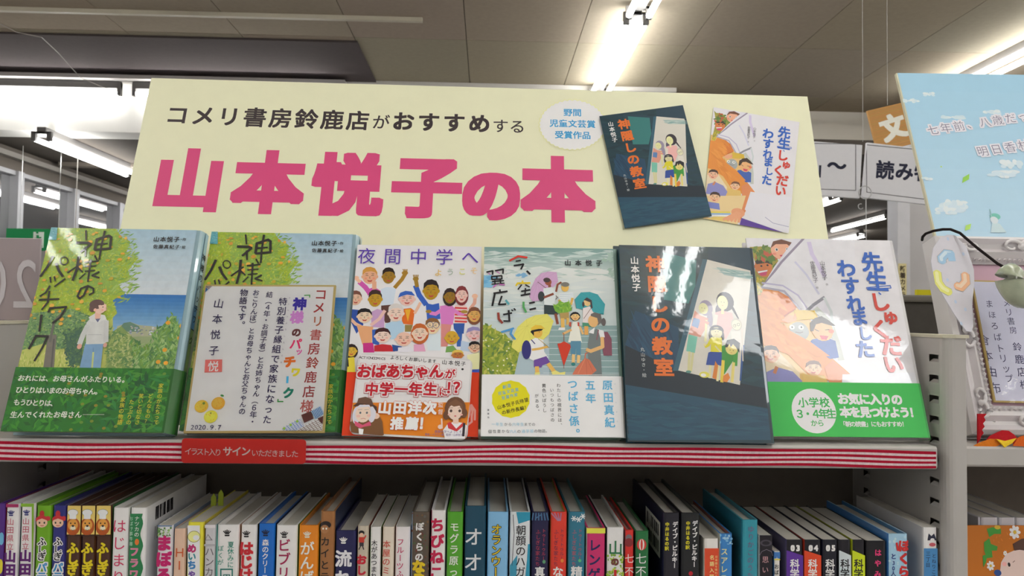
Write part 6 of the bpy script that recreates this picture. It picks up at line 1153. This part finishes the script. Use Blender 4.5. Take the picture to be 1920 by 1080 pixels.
q2 = onY(1625, 470, 2.58); MB().tube([(pr_.x+.003, 2.58, pr_.z-.022), (q2.x, 2.58, q2.z-.3)], .0013, lin((205, 205, 205)), n=6).build('wire', 'metal', rg)
p = onY(138, 440, 5.3); q = onY(147, 268, 5.3); line_thing('hanging_line', 'thin vertical line hanging in front of the windows at the left', [(q.x, 5.3, p.z-.25), (q.x, 5.3, ZFAR)], .003, (170, 165, 158))
line_thing('hanging_line', 'slack clear line drooping from the ceiling at the upper left to the lamp', [onY(-5, 42, 3.6), onY(30, 60, 3.68), onY(78, 70, 3.75), onY(110, 100, 4.1), onY(150, 145, 4.4), onY(215, 173, 4.82)], .0018, (175, 168, 160))
# far background behind the right sign: column, partition, notices
a, b_ = onY(1683, 400, 4.6), onY(1706, 400, 4.6)
slab('wall_column', a.x, b_.x, 4.6, 4.72, 0, ZFAR-.01, (196, 196, 200), 'paint')
cc_ = onY(1706, 400, 4.7); slab('wall_partition', cc_.x, cc_.x+1.6, 4.7, 4.8, 0, ZFAR-.01, (186, 184, 184))
def flat_sign(nm, lab, cat, x0, y0, x1, y1, Y, col, txt=None, tcol=(70, 60, 50)):
    a, b_ = onY(x0, y0, Y), onY(x1, y1, Y); r_ = empty(nm, ((a.x+b_.x)/2, Y, b_.z), lab, cat)
    MB().box(a.x, b_.x, Y, Y+.008, b_.z, a.z, lin(col)).build('panel', 'matte', r_)
    if txt:
        g = MB(); n = len(txt); hh_ = (a.z-b_.z)/(n+.6)
        for i, ch in enumerate(txt):
            v, f = glyph(ch, .02); z = a.z-hh_*(i+.8); g.add([((a.x+b_.x)/2+(p[0]-.5)*hh_*.95, Y-.002, z+(p[1]-.38)*hh_*.95) for p in v], f, lin(tcol))
        g.build('lettering', 'matte', r_)
    return r_
flat_sign('side_label', 'narrow cream upright label with dark characters fixed on the far column', 'sign', 1685, 494, 1700, 575, 4.585, (212, 200, 150), '新着カメラ館')
flat_sign('price_card', 'small bright yellow card on top of the dark grey box', 'card', 1720, 543, 1746, 562, 1.30, (222, 212, 40))
a, b_ = onY(1640, 552, 1.25), onY(1752, 552, 1.25); cbx = onY(1766, 632, 1.25); zt4 = a.z
bx_ = empty('storage_box', ((a.x+b_.x)/2, 1.35, 0), 'dark grey box standing behind the bookshelf, right of the green banded book', 'box')
MB().box(a.x, b_.x+.008, 1.25, 1.5, 0, zt4-.012, lin((92, 88, 86))).build('box_body', 'dark', bx_, bevel=.004); MB().box(a.x-.002, b_.x+.008, 1.246, 1.503, zt4-.012, zt4, lin((128, 124, 120))).build('box_rim', 'paint', bx_, bevel=.003)
# distant white cabinets seen in the gap under the signs
for i in range(3):
    x = 3.0+i*.95; cb = empty('cabinet', (x+.45, 9.5, 0), 'tall white cabinet in the far distance, %s of three below the slanting tube' % ('left', 'middle', 'right')[i], 'cabinet')
    MB().box(x, x+.93, 9.5, 10, 0, ZC+.52, lin((212, 208, 198))).build('body', 'paint', cb)
    for k in (0, 1): MB().box(x+.01+k*.46, x+.455+k*.46, 9.48, 9.4995, .1, ZC+.5, lin((222, 218, 208))).build('door', 'paint', cb)
